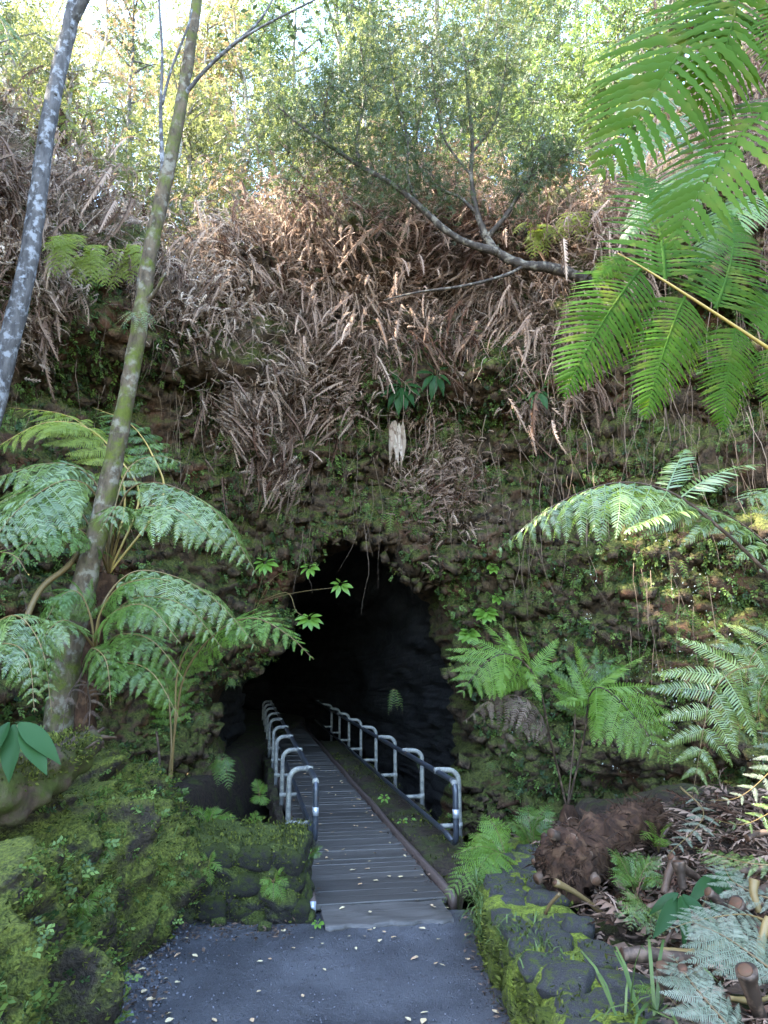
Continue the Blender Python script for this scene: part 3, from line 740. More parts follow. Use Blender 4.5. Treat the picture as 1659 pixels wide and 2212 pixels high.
frond(t, base, pts((1880, 1420, 6.4), (1780, 1180, 6.6), (1680, 1060, 6.7), (1590, 1085, 6.5)), .5, 10, 'mid', 'fernblue', (0, -.5, 1), .3, .012, 'stemdark')
# lower right grey-green blades of a second plant
base = P(1740, 1640, 7.2); base.z = .5
t = thing('tree_fern', base, 'grey-green fern with long hanging blades at the right edge beside the lava wall', 'tree fern')
frond(t, base, [base] + pts((1720, 1480, 7.2), (1620, 1440, 7.0), (1540, 1500, 6.8), (1495, 1720, 6.6)), .62, 11, 'flat', 'fernblue', (-.2, -1, .4), .42, .012, 'stem', peak=.4)
frond(t, base, [base] + pts((1740, 1420, 7.2), (1680, 1385, 7.2), (1620, 1430, 7.0), (1590, 1640, 6.8)), .45, 10, 'flat', 'fernblue', (-.2, -1, .4), .42, .012, 'stem', peak=.4)
frond(t, base, [base] + pts((1735, 1500, 7), (1690, 1440, 6.8), (1640, 1500, 6.7), (1650, 1620, 6.6)), .3, 10, 'mid', 'fern', (0, -1, .5), .35, .01, 'stem')
frond(t, base, [base] + pts((1720, 1600, 6.8), (1670, 1660, 6.4), (1600, 1720, 6.2), (1530, 1730, 6.1)), .26, 12, 'flat', 'fernsilver', (0, -.7, .7), .25, .01, 'stem')
frond(t, base, [base] + pts((1760, 1700, 6.6), (1690, 1740, 6.3), (1610, 1780, 6.1), (1540, 1770, 6.0)), .24, 10, 'flat', 'fernblue', (0, -.7, .7), .25, .01, 'stem')

# ------------------------------------------------------------------ bright tree fern at the foot of the right wall
base = P(1226, 1765, 8.4); base.z = .25
t = thing('tree_fern', base, 'bright green young tree fern with one dead frond before the right lava wall', 'tree fern')
mb = MB(); tube(mb, catmull([(0, 0, -.3), (.0, 0, .1), (.02, .0, .35)], 12), [.1] * 8 + [.09, .08, .07, .05], 12, rough=.3); mb.obj('trunk', M['fibre'], t, True)
b0 = base + Vector((0, 0, .3))
frond(t, base, [b0] + pts((1190, 1600, 8.3), (1160, 1470, 8.1), (1105, 1415, 7.9), (1050, 1430, 7.7), (995, 1500, 7.5)), .62, 11, 'flat', 'fernbright', (.1, -.75, .65), .52, .012, 'stemdark', peak=.3, extra=[(P(1150, 1450, 8.1), P(1215, 1375, 8.3), (0, -.8, .6), 'flat'), (P(1150, 1455, 8.1), P(1225, 1430, 8.1), (0, -.8, .6), 'flat'), (P(1110, 1420, 7.9), P(1092, 1358, 8.2), (0, -.8, .6), 'flat'), (P(1140, 1450, 8.0), P(1175, 1510, 7.7), (0, -.8, .6), 'flat')])
frond(t, base, [b0] + pts((1262, 1590, 8.2), (1275, 1500, 8.0), (1310, 1490, 7.8), (1380, 1560, 7.5), (1430, 1640, 7.3)), .68, 13, 'flat', 'fernbright', (-.1, -.75, .65), .42, .012, 'stemdark', peak=.3, extra=[(P(1270, 1510, 8.0), P(1232, 1425, 8.2), (0, -.8, .6), 'flat'), (P(1270, 1510, 8.0), P(1205, 1520, 7.8), (0, -.8, .6), 'flat'), (P(1285, 1495, 8.0), P(1330, 1440, 8.2), (0, -.8, .6), 'flat')])
frond(t, base, [b0] + pts((1190, 1610, 8.3), (1150, 1520, 8.0), (1080, 1505, 7.8), (1000, 1560, 7.6)), .42, 11, 'dead', 'ferndead', (0, -.4, 1), .42, .010, 'stemdark', label='withered dark brown frond')
frond(t, base, [b0] + pts((1200, 1640, 8.3), (1170, 1560, 8.1), (1120, 1550, 7.9), (1075, 1640, 7.8)), .34, 9, 'dead', 'ferndead', (0, -.4, 1), .42, .010, 'stemdark', label='withered dark brown frond')
frond(t, base, [b0] + pts((1240, 1600, 8.5), (1250, 1480, 8.5), (1300, 1430, 8.5), (1370, 1470, 8.3)), .4, 10, 'flat', 'fern', (0, -.75, .65), .45, .010, 'stemdark')

# ------------------------------------------------------------------ fern clump by the bridge end
def small_fern(base, tips, label, mk='fern', width=.14, n=13, up=(0, -.4, 1), group=None, style='sword', arch=.22, cat='fern', stemm='stem'):
    t = thing('fern', base, label, cat, group)
    for tp in tips:
        tp = Vector(tp); mid = base.lerp(tp, .5); mid.z += (tp - base).length * arch
        q = base.lerp(tp, .2); q.z += (tp - base).length * arch * .8
        frond(t, base, [base, q, mid, tp], width, n, style, mk, up, .15, .005, stemm, pin_droop=.1, tipw=.1, peak=.3, jit=.08)
    return t
b = P(1095, 1850, 7.0); b.z = .36
small_fern(b, [P(955, 1950, 6.5), P(1000, 1940, 6.4), P(975, 1850, 6.9), P(1040, 1755, 7.3), P(1010, 1800, 7.2), P(1055, 1900, 6.5)], 'lime green fern spilling over the wall end beside the footbridge', 'fernbright', .20, 16)
b = P(1150, 1830, 7.5); b.z = .36
small_fern(b, [P(1195, 1735, 7.8), P(1135, 1735, 7.9), P(1215, 1790, 7.6), P(1090, 1775, 7.4), P(1165, 1760, 7.3)], 'dark green sword fern behind the lime green one at the wall end', 'fern', .18, 15)
b = P(1370, 1900, 5.9); b.z = .42
small_fern(b, [P(1310, 1830, 5.9), P(1430, 1850, 5.9), P(1330, 1915, 5.5), P(1440, 1920, 5.5), P(1380, 1835, 6.1)], 'green sword fern right of the cut fern trunk in the debris', 'fern', .15, 14)
b = P(1400, 1985, 5.4); b.z = .40
small_fern(b, [P(1345, 1930, 5.3), P(1360, 2010, 4.9), P(1410, 2040, 4.9), P(1450, 1990, 5.1), P(1330, 1980, 5.2)], 'shadowed blue-green fern under the dark broad leaves by the wall', 'fernblue', .16, 14)
b = P(1420, 1800, 7.0); b.z = .45
small_fern(b, [P(1400, 1770, 6.8), P(1450, 1775, 6.8), P(1385, 1815, 6.6), P(1440, 1830, 6.6)], 'little bright fern at the far side of the debris heap', 'fernbright', .11, 11)
b = P(1420, 2180, 4.3); b.z = .40
small_fern(b, [P(1380, 2190, 4.1), P(1450, 2200, 4.1), P(1415, 2150, 4.3)], 'tiny bright fern among grass blades at the bottom right', 'fernbright', .10, 11)
# silvery cut fronds on the debris
def loose_frond(p, mk, width, n, label, up=(0, -.4, 1), group='cut fronds lying on the debris'):
    base = p[0]; t = thing('cut_frond', base, label, 'fern frond', group)
    frond(t, base, p, width, n, 'flat', mk, up, .12, .010, 'stem', pin_droop=.05, peak=.35); return t
loose_frond(pts((1659, 1990, 4.7), (1600, 1975, 4.6), (1500, 1990, 4.5), (1440, 2010, 4.4)), 'fernsilver', .0 + .20, 12, 'silver-backed cut frond pointing left at the right edge of the debris')
loose_frond(pts((1700, 2120, 4.0), (1620, 2060, 4.1), (1560, 2020, 4.2), (1490, 1990, 4.3)), 'fernsilver', .30, 12, 'large silver-backed cut frond at the lower right edge')
loose_frond(pts((1640, 2290, 3.6), (1560, 2200, 3.7), (1500, 2130, 3.8), (1450, 2060, 4.0)), 'fernsilver', .22, 13, 'pale bluish cut frond at the bottom right corner')
loose_frond(pts((1470, 1700, 7.0), (1520, 1760, 6.6), (1450, 1840, 6.2), (1440, 1850, 6.1)), 'fernsilver', .16, 9, 'small silver frond hanging at the back of the debris')
loose_frond(pts((1690, 1870, 5.4), (1620, 1865, 5.5), (1560, 1850, 5.7), (1500, 1830, 5.9)), 'fernblue', .20, 11, 'grey-green cut frond lying across the middle of the debris')
loose_frond(pts((1590, 2260, 3.6), (1530, 2240, 3.6), (1480, 2190, 3.8), (1440, 2150, 3.9)), 'ferndead', .20, 10, 'withered brown cut frond at the bottom right')
loose_frond(pts((1700, 1950, 4.9), (1630, 1930, 5.0), (1580, 1900, 5.1), (1560, 1860, 5.3)), 'fernsilver', .22, 10, 'upright silver-backed cut frond near the right edge')

# ------------------------------------------------------------------ left tree ferns
base = Vector((-3.3, 7.9, 1.2))
t = thing('tree_fern', base, 'big blue-green tree fern behind the mossy trunk on the left', 'tree fern')
hub = P(235, 1240, 7.9)
mb = MB(); tube(mb, catmull([(0, 0, -.6), (hub - base) * .5, hub - base], 20), .11, 14, rough=.3); mb.obj('trunk', M['fibre'], t, True)
def F(pp, w, n, style, mk, up, start, **k): return frond(t, base, [hub] + pts(*pp), w, n, style, mk, up, start, .014, k.pop('stemm', 'stemgold'), **k)
F([(300, 1080, 8.2), (265, 1000, 8.3), (190, 925, 8.2), (90, 915, 8.0), (-40, 985, 7.7)], .62, 14, 'mid', 'fernyellow', (0, -.4, 1), .40)
F([(350, 1080, 8.3), (330, 985, 8.5), (280, 915, 8.7), (200, 880, 8.8)], .5, 10, 'mid', 'fern', (0, -.4, 1), .5)
F([(220, 1110, 7.7), (190, 1050, 7.5), (130, 1040, 7.2), (40, 1100, 6.8), (-30, 1190, 6.5)], .66, 14, 'mid', 'fernblue', (.1, -.6, .8), .40, stemm='stem')
F([(230, 1120, 7.8), (200, 1035, 7.7), (120, 1000, 7.5), (-40, 1040, 7.2)], .60, 13, 'mid', 'fernblue', (0, -.5, .9), .40, stemm='stem')
F([(250, 1120, 7.8), (290, 1050, 7.7), (370, 1050, 7.6), (470, 1110, 7.4), (555, 1240, 7.2)], .58, 16, 'droop', 'fernblue', (.15, -.4, 1), .36, stemm='stem', pin_droop=.25)
F([(245, 1110, 8.0), (280, 1010, 8.1), (340, 985, 8.1), (395, 1000, 8.0)], .34, 10, 'mid', 'fernblue', (0, -.4, 1), .45, stemm='stem')
F([(200, 1150, 7.7), (150, 1080, 7.6), (60, 1060, 7.4), (-60, 1120, 7.1)], .60, 14, 'mid', 'fernblue', (0, -.5, .9), .3, stemm='stem')
F([(260, 1150, 7.7), (310, 1095, 7.5), (400, 1110, 7.3), (490, 1200, 7.1)], .50, 14, 'droop', 'fernblue', (.15, -.4, 1), .25, stemm='stem', pin_droop=.25)
F([(270, 1080, 8.2), (240, 980, 8.4), (150, 900, 8.5), (20, 880, 8.5)], .60, 12, 'mid', 'fernyellow', (0, -.4, 1), .4)
F([(210, 1180, 7.4), (160, 1140, 7.1), (90, 1150, 6.8), (20, 1230, 6.5)], .46, 13, 'mid', 'fern', (.1, -.6, .8), .25, stemm='stem')
F([(245, 1160, 7.6), (265, 1110, 7.3), (250, 1095, 7.0), (215, 1150, 6.8)], .36, 10, 'droop', 'fernblue', (0, -.6, .8), .4, stemm='stem')
base = Vector((-2.75, 7.0, 1.2))
t = thing('tree_fern', base, 'lower blue-green tree fern in front of the mossy trunk base', 'tree fern')
hub = P(205, 1400, 7.0)
mb = MB(); tube(mb, catmull([(0, 0, -.5), (hub - base) * .5, hub - base], 16), .09, 12, rough=.3); mb.obj('trunk', M['fibre'], t, True)
F([(225, 1300, 7.2), (290, 1235, 7.2), (390, 1250, 7.2), (480, 1310, 7.0), (555, 1400, 6.9)], .50, 15, 'droop', 'fernblue', (.15, -.45, .9), .26, stemm='stem', pin_droop=.3)
F([(215, 1330, 6.9), (255, 1270, 6.7), (320, 1250, 6.5), (370, 1255, 6.4)], .34, 12, 'droop', 'fern', (.3, -.6, .7), .25, stemm='stem')
F([(195, 1330, 6.9), (170, 1280, 6.8), (130, 1290, 6.7), (90, 1360, 6.6)], .40, 12, 'mid', 'fern', (0, -.5, .9), .25, stemm='stem')
F([(225, 1400, 6.8), (260, 1370, 6.5), (330, 1385, 6.3), (400, 1470, 6.2)], .36, 13, 'droop', 'fern', (.2, -.5, .8), .22, stemm='stem')
F([(225, 1440, 6.7), (265, 1430, 6.4), (330, 1455, 6.2), (392, 1560, 6.1)], .36, 13, 'droop', 'fern', (.2, -.5, .8), .22, stemm='stem')
F([(190, 1420, 6.8), (200, 1400, 6.5), (230, 1430, 6.2), (240, 1530, 6.1)], .28, 10, 'droop', 'fern', (.1, -.8, .5), .3, stemm='stem')
F([(230, 1340, 7.0), (300, 1290, 6.9), (400, 1310, 6.7), (480, 1400, 6.6)], .44, 14, 'droop', 'fernblue', (.15, -.45, .9), .2, stemm='stem', pin_droop=.25)
F([(210, 1370, 6.8), (250, 1320, 6.5), (320, 1310, 6.2), (390, 1390, 6.0)], .38, 13, 'droop', 'fern', (.15, -.5, .9), .2, stemm='stem', pin_droop=.25)
F([(180, 1370, 6.8), (140, 1340, 6.5), (100, 1370, 6.3), (70, 1450, 6.2)], .36, 12, 'mid', 'fernblue', (0, -.5, .9), .2, stemm='stem')
F([(190, 1480, 6.8), (195, 1520, 6.4), (190, 1600, 6.2), (185, 1690, 6.15)], .16, 9, 'dead', 'ferndead', (0, -1, .2), .2, stemm='stemdark')
F([(170, 1470, 6.8), (150, 1500, 6.3), (135, 1580, 6.2), (140, 1660, 6.1)], .14, 9, 'dead', 'ferndead', (0, -1, .2), .2, stemm='stemdark')
base = P(358, 1760, 8.0); base.z = .2
t = thing('tree_fern', base, 'slender-stemmed fern with a bright green frond arching over the cave mouth', 'tree fern')
hub = base
F([(366, 1700, 8.0), (380, 1560, 7.9), (402, 1450, 7.8), (470, 1365, 7.6), (545, 1335, 7.4), (620, 1370, 7.2), (678, 1425, 7.1)], .46, 14, 'flat', 'fernbright', (.15, -.55, .8), .52, stemm='stem', peak=.25, pin_droop=.2)
F([(368, 1700, 8.0), (378, 1560, 8.1), (385, 1450, 8.1), (430, 1370, 8.0), (490, 1350, 7.9)], .36, 10, 'mid', 'fernbright', (0, -.5, .9), .62, stemm='stem')
F([(365, 1690, 8.1), (370, 1600, 8.3), (360, 1480, 8.4), (330, 1420, 8.3)], .34, 10, 'mid', 'fernbright', (0, -.5, .9), .62, stemm='stem')
base = P(-80, 1480, 6.0)
t = thing('tree_fern', base, 'dark blue-green fern leaning in at the left edge above the log', 'tree fern')
hub = base
F([(-30, 1370, 6.0), (35, 1330, 5.9), (90, 1400, 5.8), (112, 1540, 5.7)], .34, 13, 'droop', 'fernblue', (.2, -.5, .8), .2, stemm='stem')
F([(-40, 1420, 5.8), (10, 1390, 5.7), (60, 1420, 5.6), (75, 1540, 5.5)], .34, 13, 'droop', 'fernblue', (.2, -.5, .8), .2, stemm='stem')
F([(-60, 1280, 6.2), (-20, 1200, 6.2), (30, 1200, 6.1), (60, 1240, 6.1)], .26, 9, 'mid', 'fernbright', (.2, -.5, .8), .2, stemm='stem')
F([(-40, 1300, 6.6), (-10, 1200, 6.8), (30, 1190, 6.8), (60, 1330, 6.7)], .30, 9, 'dead', 'ferndead', (.2, -.5, .8), .3, stemm='stemdark')
base = P(-70, 160, 7.0); base.z = 3.5
t = thing('tree_fern', base, 'dark hanging frond tips at the upper left edge of the picture', 'tree fern'); hub = P(-160, 60, 7.0)
mb = MB(); tube(mb, catmull([(0, 0, -2), (hub - base) * .5, hub - base], 16), .10, 12, rough=.3); mb.obj('trunk', M['fibre'], t, True)
F([(-90, 0, 6.9), (-30, 10, 6.8), (10, 60, 6.7), (30, 150, 6.6)], .34, 10, 'mid', 'fern', (.2, -.5, .8), .2, stemm='stem')
base = P(150, 300, 13.0); base.z -= 1.2
t = thing('tree_fern', base, 'sunlit yellow tree fern high on the slope behind the left trunks', 'tree fern'); hub = P(130, 230, 13.0)
mb = MB(); tube(mb, catmull([(0, 0, -1), (hub - base) * .5, hub - base], 16), .10, 12, rough=.3); mb.obj('trunk', M['fibre'], t, True)
for q in ([(170, 190, 12.8), (210, 195, 12.6), (240, 220, 12.4)], [(160, 235, 12.8), (190, 240, 12.6), (225, 265, 12.4)], [(100, 190, 12.8), (70, 200, 12.6), (50, 240, 12.4)], [(150, 260, 12.8), (175, 275, 12.6), (190, 310, 12.4)], [(120, 180, 13.2), (110, 150, 13.4), (80, 150, 13.4)]):
    F(q, .42, 10, 'mid', 'fernyellow', (0, -.4, 1), .2, stemm='stem')

# small ferns on the bank and parapet
def tuft(u, v, Y, spec, label, mk='fern', w=.07, **k):
    b = P(u, v, Y); small_fern(b, [P(u + du, v + dv, Y + dy) for du, dv, dy in spec], label, mk, w, 11, **k)
tuft(185, 1945, 5.15, [(45, -15, -.05), (-45, 5, -.1), (10, 30, -.15), (-10, 60, -.1)], 'single bright green fern on the face of the mossy bank', 'fernbright', .075)
tuft(320, 1880, 6.45, [(-20, 40, -.2), (30, -30, 0), (45, 20, -.1), (-35, 0, -.1), (10, 60, -.15), (50, -10, .1)], 'dark fern in the corner between bank and parapet', 'fernblue', .11)
tuft(300, 1830, 6.6, [(40, -10, -.1), (60, 15, -.1), (20, 40, -.2), (-30, 20, -.2), (70, 30, -.1)], 'blue-green fern at the parapet top by the bank', 'fernblue', .10)
tuft(345, 1960, 6.5, [(25, 20, -.1), (-30, 20, -.1), (40, 0, -.05), (0, 45, -.1)], 'low fern at the parapet foot by the bank', 'fernblue', .08)
tuft(450, 1790, 7.7, [(-70, -15, -.2), (60, -25, -.1), (-40, -45, 0), (20, -50, .1), (75, 0, -.2), (-20, 10, -.3), (30, 15, -.3)], 'bright green fern behind the top of the parapet', 'fernbright', .14)
tuft(545, 1795, 7.6, [(-20, -25, -.1), (30, -30, -.1), (40, -5, -.1), (10, -45, 0), (-35, -5, -.1)], 'light green fern at the first left handrail post', 'fernbright', .09)
tuft(672, 1845, 7.2, [(25, -15, -.05), (-20, 10, -.1), (18, 8, -.1), (-15, -12, 0)], 'little fern sprouting at the left kerb of the footbridge', 'fern', .08)
tuft(590, 1905, 6.55, [(25, -30, -.05), (35, 10, -.1), (-30, 5, -.1), (0, 45, -.1), (25, 45, -.1), (-25, 35, -.1)], 'bright fern on the right front of the parapet', 'fernbright', .07)
tuft(450, 1870, 6.55, [(-20, -30, -.05), (30, 15, -.12), (-25, 30, -.1), (15, -35, 0), (5, 45, -.1)], 'pale fern in the middle of the parapet face', 'fernbright', .06)
tuft(70, 1960, 5.1, [(-15, -30, 0), (25, -15, -.05), (10, 30, -.1), (-25, 10, -.1)], 'small fern at the left of the bank face', 'fern', .055)
tuft(170, 2010, 5.0, [(-20, 20, -.1), (25, -5, -.05), (-10, -25, 0), (20, 25, -.1)], 'tiny fern low on the bank face', 'fern', .05)
tuft(225, 1840, 5.6, [(-25, -10, 0), (20, 20, -.1), (-5, 35, -.1), (28, -15, 0)], 'small pale fern high on the right of the bank', 'fern', .06)
tuft(480, 1640, 9.0, [(-10, 60, -.2), (15, 70, -.2), (-20, 30, -.1), (20, 20, -.1)], 'hanging fern on the dark wall left of the handrail', 'fern', .12)
tuft(560, 1720, 9.6, [(-10, -40, 0), (15, 20, -.1), (-15, 15, -.1), (18, -25, 0)], 'lime fern beside the second left handrail post', 'fernbright', .10)

# ------------------------------------------------------------------ broad-leaved plants
def leaf_mesh(name, m, n=8, wid=.18, droop=.25, fold=.12, wave=.02, seed=0):
    r = random.Random(seed); V = []; Q = []
    for k in range(n + 1):
        t = k / n; w = wid * math.sin(math.pi * min(1, t * .97 + .03) ** .85) * (1 - .1 * t) + .002
        z = -droop * t * t; x = t * (1 - .2 * droop * t)
        V += [(x, -w, z + w * fold + r.uniform(-wave, wave)), (x, -w * .5, z + w * fold * .35), (x, 0, z - .004), (x, w * .5, z + w * fold * .35), (x, w, z + w * fold + r.uniform(-wave, wave))]
    for k in range(n):
        for j in range(4): b = 5 * k + j; Q.append((b, b + 1, b + 6, b + 5))
    mb = MB(); mb.add(V, Q); return mb.mesh(name, m, True)
_lm = {}
def leaf(parent, p, D, N, L, mk, wid=.18, droop=.25):
    key = (mk, wid, droop)
    if key not in _lm: _lm[key] = [leaf_mesh('leaf', M[mk], 8, wid * f, droop * g, .14, .012, 5 + k) for k, (f, g) in enumerate(((1, 1), (.9, 1.4), (1.08, .6)))]
    D = Vector(D).normalized(); N = Vector(N); z = N - D * N.dot(D); z = z.normalized() if z.length > 1e-3 else Vector((0, -1, 0)); y = z.cross(D)
    o = link('leaf', R.choice(_lm[key]), parent); m = Matrix((D * L, y * L, z * L)).transposed().to_4x4(); m.translation = p; o.matrix_basis = m; return o
def leafy(name, base, stems, label, mk='broad', wid=.2, droop=.3, stem_r=.008, cat='plant', group=None, stemm='stem'):
    """stems: (list of stem points, [(leaf root, leaf tip), ...])"""
    t = thing(name, base, label, cat, group)
    for sp, lv in stems:
        mb = MB(); tube(mb, catmull([np.array(q - base) for q in sp], 14), np.linspace(stem_r, stem_r * .5, 14), 6); mb.obj('stem', M[stemm], t, True)
        for a, b in lv: leaf(t, a - base, b - a, (R.uniform(-.3, .3), -.7, .7), (b - a).length, mk, wid, droop)
    return t
b = P(-40, 1700, 4.7)
leafy('broadleaf_plant', b, [(pts((-40, 1700, 4.7), (0, 1620, 4.8), (40, 1565, 4.8)), [(P(40, 1562, 4.8), P(135, 1630, 4.7)), (P(45, 1570, 4.8), P(105, 1665, 4.68)), (P(30, 1565, 4.8), P(8, 1690, 4.65)), (P(20, 1560, 4.8), P(-40, 1640, 4.6)), (P(40, 1560, 4.8), P(70, 1540, 5.1))])],
      'glossy dark broad leaves above the mossy log at the left edge', 'broad', .17, .3, .012)
b = P(1440, 2010, 5.0); b.z = .4
leafy('broadleaf_plant', b, [(pts((1440, 2000, 5.0), (1460, 1960, 5.0), (1470, 1935, 4.95)), [(P(1470, 1935, 4.95), P(1500, 2025, 4.7)), (P(1465, 1940, 4.95), P(1425, 2015, 4.75)), (P(1475, 1932, 4.95), P(1540, 1990, 4.8)), (P(1465, 1930, 4.95), P(1400, 1960, 4.9))]),
                             (pts((1500, 2000, 5.3), (1530, 1930, 5.4), (1545, 1890, 5.4)), [(P(1545, 1892, 5.4), P(1600, 1935, 5.2)), (P(1545, 1892, 5.4), P(1560, 1960, 5.1)), (P(1540, 1890, 5.4), P(1500, 1935, 5.2)), (P(1545, 1888, 5.4), P(1620, 1900, 5.4))])],
      'glossy dark green broad-leaved plant growing through the debris heap', 'broad', .16, .35)
def star(u, v, Y, r, n, squash=.75, dy=-.15, a0=0): 
    return [(P(u + 4 * math.cos(a0 + k * 6.283 / n), v + 4 * math.sin(a0 + k * 6.283 / n), Y), P(u + r * R.uniform(.8, 1.1) * math.cos(a0 + k * 6.283 / n + R.uniform(-.2, .2)), v + r * squash * R.uniform(.8, 1.1) * math.sin(a0 + k * 6.283 / n) + r * .2, Y + dy)) for k in range(n)]
def cy(u, v):       # distance of the cliff face along a pixel ray
    best = 13.0
    for _ in range(12):
        p = P(u, v, best); best = .5 * best + .5 * float(face_y(p.x, p.z))
    return best - .45
for (u, v, r, n, lb) in [(868, 835, 48, 10, 'drooping broad green leaves on the cliff above the dry hanging leaves'), (940, 808, 42, 7, 'broad green leaves jutting right of the drooping rosette on the cliff'), (1165, 845, 32, 6, 'small broad-leaved plant on the cliff under the near fern tips')]:
    Yc = cy(u, v) - .5; b = P(u, v + 10, Yc + .6)
    leafy('broadleaf_plant', b, [([b, P(u, v - 10, Yc + .2), P(u, v, Yc)], star(u, v, Yc, r, n, .9))], lb, 'broad', .19, .3, .012)
# dry hanging leaves
Yc = cy(858, 950) - .4; b = P(862, 905, Yc)
t = thing('dry_leaf_bunch', b, 'bunch of pale dry leaves hanging from the cliff above the cave', 'dead leaves')
for k in range(10):
    L = R.uniform(50, 105); a = P(856 + R.uniform(-14, 16), 908 + R.uniform(0, 15), Yc); leaf(t, a - b, P(858 + R.uniform(-22, 24), 915 + L, Yc - .1) - a, (R.uniform(-.8, .8), -1, 0), L / 1600 * 13.5, 'dryleaf', R.choice((.07, .10)), R.choice((.1, .35)))
# thin twig with leaf rosettes before the mouth
Y = 11.5; b = P(545, 1330, 12.2)
leafy('twig_shrub', b, [(pts((545, 1330, 12.2), (590, 1250, 11.8), (640, 1230, 11.5)), star(668, 1225, 11.5, 22, 7)), (pts((560, 1300, 12), (640, 1280, 11.6), (733, 1268, 11.4)), star(735, 1262, 11.4, 26, 7)),
                        (pts((560, 1300, 12), (620, 1280, 11.6), (640, 1320, 11.4), (665, 1335, 11.4)), star(668, 1335, 11.4, 30, 9)), (pts((545, 1330, 12.2), (560, 1270, 12), (572, 1225, 11.9)), star(572, 1215, 11.9, 28, 9))],
      'thin twig with star-shaped leaf rosettes hanging before the cave mouth', 'broadbright', .19, .2, .006, 'shrub')
for (u, v, r, n, lb) in [(1050, 1322, 28, 10, 'yellow-green rosette plant on the wall right of the cave mouth'), (1012, 1368, 26, 9, 'yellow-green rosette lower left of its twin on the right wall'), (1335, 1443, 20, 8, 'small yellow-green rosette on the right lava wall'), (1065, 1225, 16, 6, 'small light leaves hanging under the silver frond tip'), (1075, 1290, 16, 5, 'few light leaves above the yellow-green rosette on the wall')]:
    Yc = cy(u, v) - .2; b = P(u, v + 8, Yc + .5)
    leafy('rosette_plant', b, [([b, P(u, v + 4, Yc + .2), P(u, v, Yc)], star(u, v, Yc, r, n) + star(u, v - 4, Yc, r * .6, 5, a0=.5))], lb, 'broadbright', .27, .15, .006)
for (u, v, Y, lb) in [(742, 1995 - 1, 6.75, None)]: pass
for (u, v, r, lb, Y) in [(686, 1993, 14, 'tiny green seedling beside the kerb end plate', 6.5), (830, 1722, 14, 'small green seedling on the mossy verge by the third right post', 11.3), (885, 1768, 14, 'lower green seedling on the mossy verge by the second right post', 10.3), (870, 1775, 12, 'left one of two seedlings on the verge by the second right post', 10.1), (1010, 1836, 10, 'seedling at the first right handrail post', 8.9)]:
    b = P(u, v + 8, Y); leafy('seedling', b, [([b, P(u, v + 4, Y), P(u, v, Y)], star(u, v, Y, r, 6, .8, -.04))], lb, 'broadbright', .30, .15, .004)

# ------------------------------------------------------------------ left log and cut trunk on the right
b = P(100, 1690, 5.6)
t = thing('fallen_log', b, 'rotten mossy log lying across the top of the left bank', 'log')
C = catmull([np.array(P(-160, 1780, 4.7) - b), np.array(P(10, 1715, 4.95) - b), np.array(P(110, 1665, 5.25) - b), np.array(P(205, 1600, 5.6) - b)], 60)
mb = MB(); tube(mb, C, np.interp(np.linspace(0, 1, 60), [0, .7, 1], [.19, .16, .09]), 36, rough=.26, seed=8); mb.obj('trunk', M['log'], t, True); C_LOG = C + np.array(b)
for k in range(9):
    mb = MB(); s = R.uniform(.75, 1); c = C[int(s * 59)]; tube(mb, [c + [0, 0, R.uniform(-.05, .06)], c + np.array([R.uniform(.08, .2), .12, R.uniform(.0, .16)])], [.03, .006], 6); mb.obj('splinter', M['stemdark'], t)
b = P(1400, 1770, 7.6); b.z = .5
t = thing('cut_fern_trunk', b, 'cut brown tree fern trunk lying with its fibrous end toward the path', 'log')
e0 = P(1215, 1868, 5.85); e1 = P(1410, 1765, 7.8)
C = catmull([np.array(e0 - b), np.array(e0.lerp(e1, .35) - b), np.array(e0.lerp(e1, .7) - b) + [0, 0, .02], np.array(e1 - b)], 60)
mb = MB(); tube(mb, C, np.interp(np.linspace(0, 1, 60), [0, .12, .5, 1], [.205, .215, .19, .14]), 36, rough=.32, seed=5); mb.obj('trunk', M['fibre'], t, True)
ax = (e0 - e1).normalized(); sd = ax.cross(Vector((0, 0, 1))).normalized(); upv = sd.cross(ax)
rk = rock_mesh('cut_end', (.185, .185, .05), M['fibre'], 4, 4, .6, .1); o = link('cut_end', rk, t); o.matrix_basis = Matrix((sd, upv, ax)).transposed().to_4x4() @ Matrix.Identity(4); o.location = e0 - b
for k in range(9):
    a = k / 9 * 6.283 + R.uniform(-.15, .15); rr = R.uniform(.17, .21); c = e0 - b + sd * math.cos(a) * rr + upv * math.sin(a) * rr - ax * R.uniform(.0, .12); d = (ax * R.uniform(.5, 1) + (sd * math.cos(a) + upv * math.sin(a)) * R.uniform(.2, .6)).normalized(); L = R.uniform(.05, .13); rs = R.uniform(.026, .045)
    mb = MB(); tube(mb, [c - d * .08, c, c + d * L], [rs * 1.1, rs, rs * .92], 12); st = mb.obj('stalk_stub', M['stemdark'], t)
    mb = MB(); tube(mb, [c + d * (L - .004), c + d * (L + .004)], [rs * .86, rs * .80], 12); mb.obj('cut_face', M['cutface'], st)
mb = MB()
for k in range(900):
    s = R.random(); c = C[int(s * 59)]; a = R.uniform(0, 6.283); rad = .2 - .06 * s
    p = c + np.array(sd) * math.cos(a) * rad + np.array(upv) * math.sin(a) * rad; d = (np.array(sd) * math.cos(a) + np.array(upv) * math.sin(a)) * R.uniform(.02, .10) + NR.uniform(-.09, .09, 3) + np.array(ax) * R.uniform(-.12, .12); w = NR.normal(0, .004, 3)
    mb.add([p, p + w, p + d * .6 + w + [0, 0, -.005], p + d + [0, 0, -.03]], [(0, 1, 2, 3)], tint=R.random() * .6)
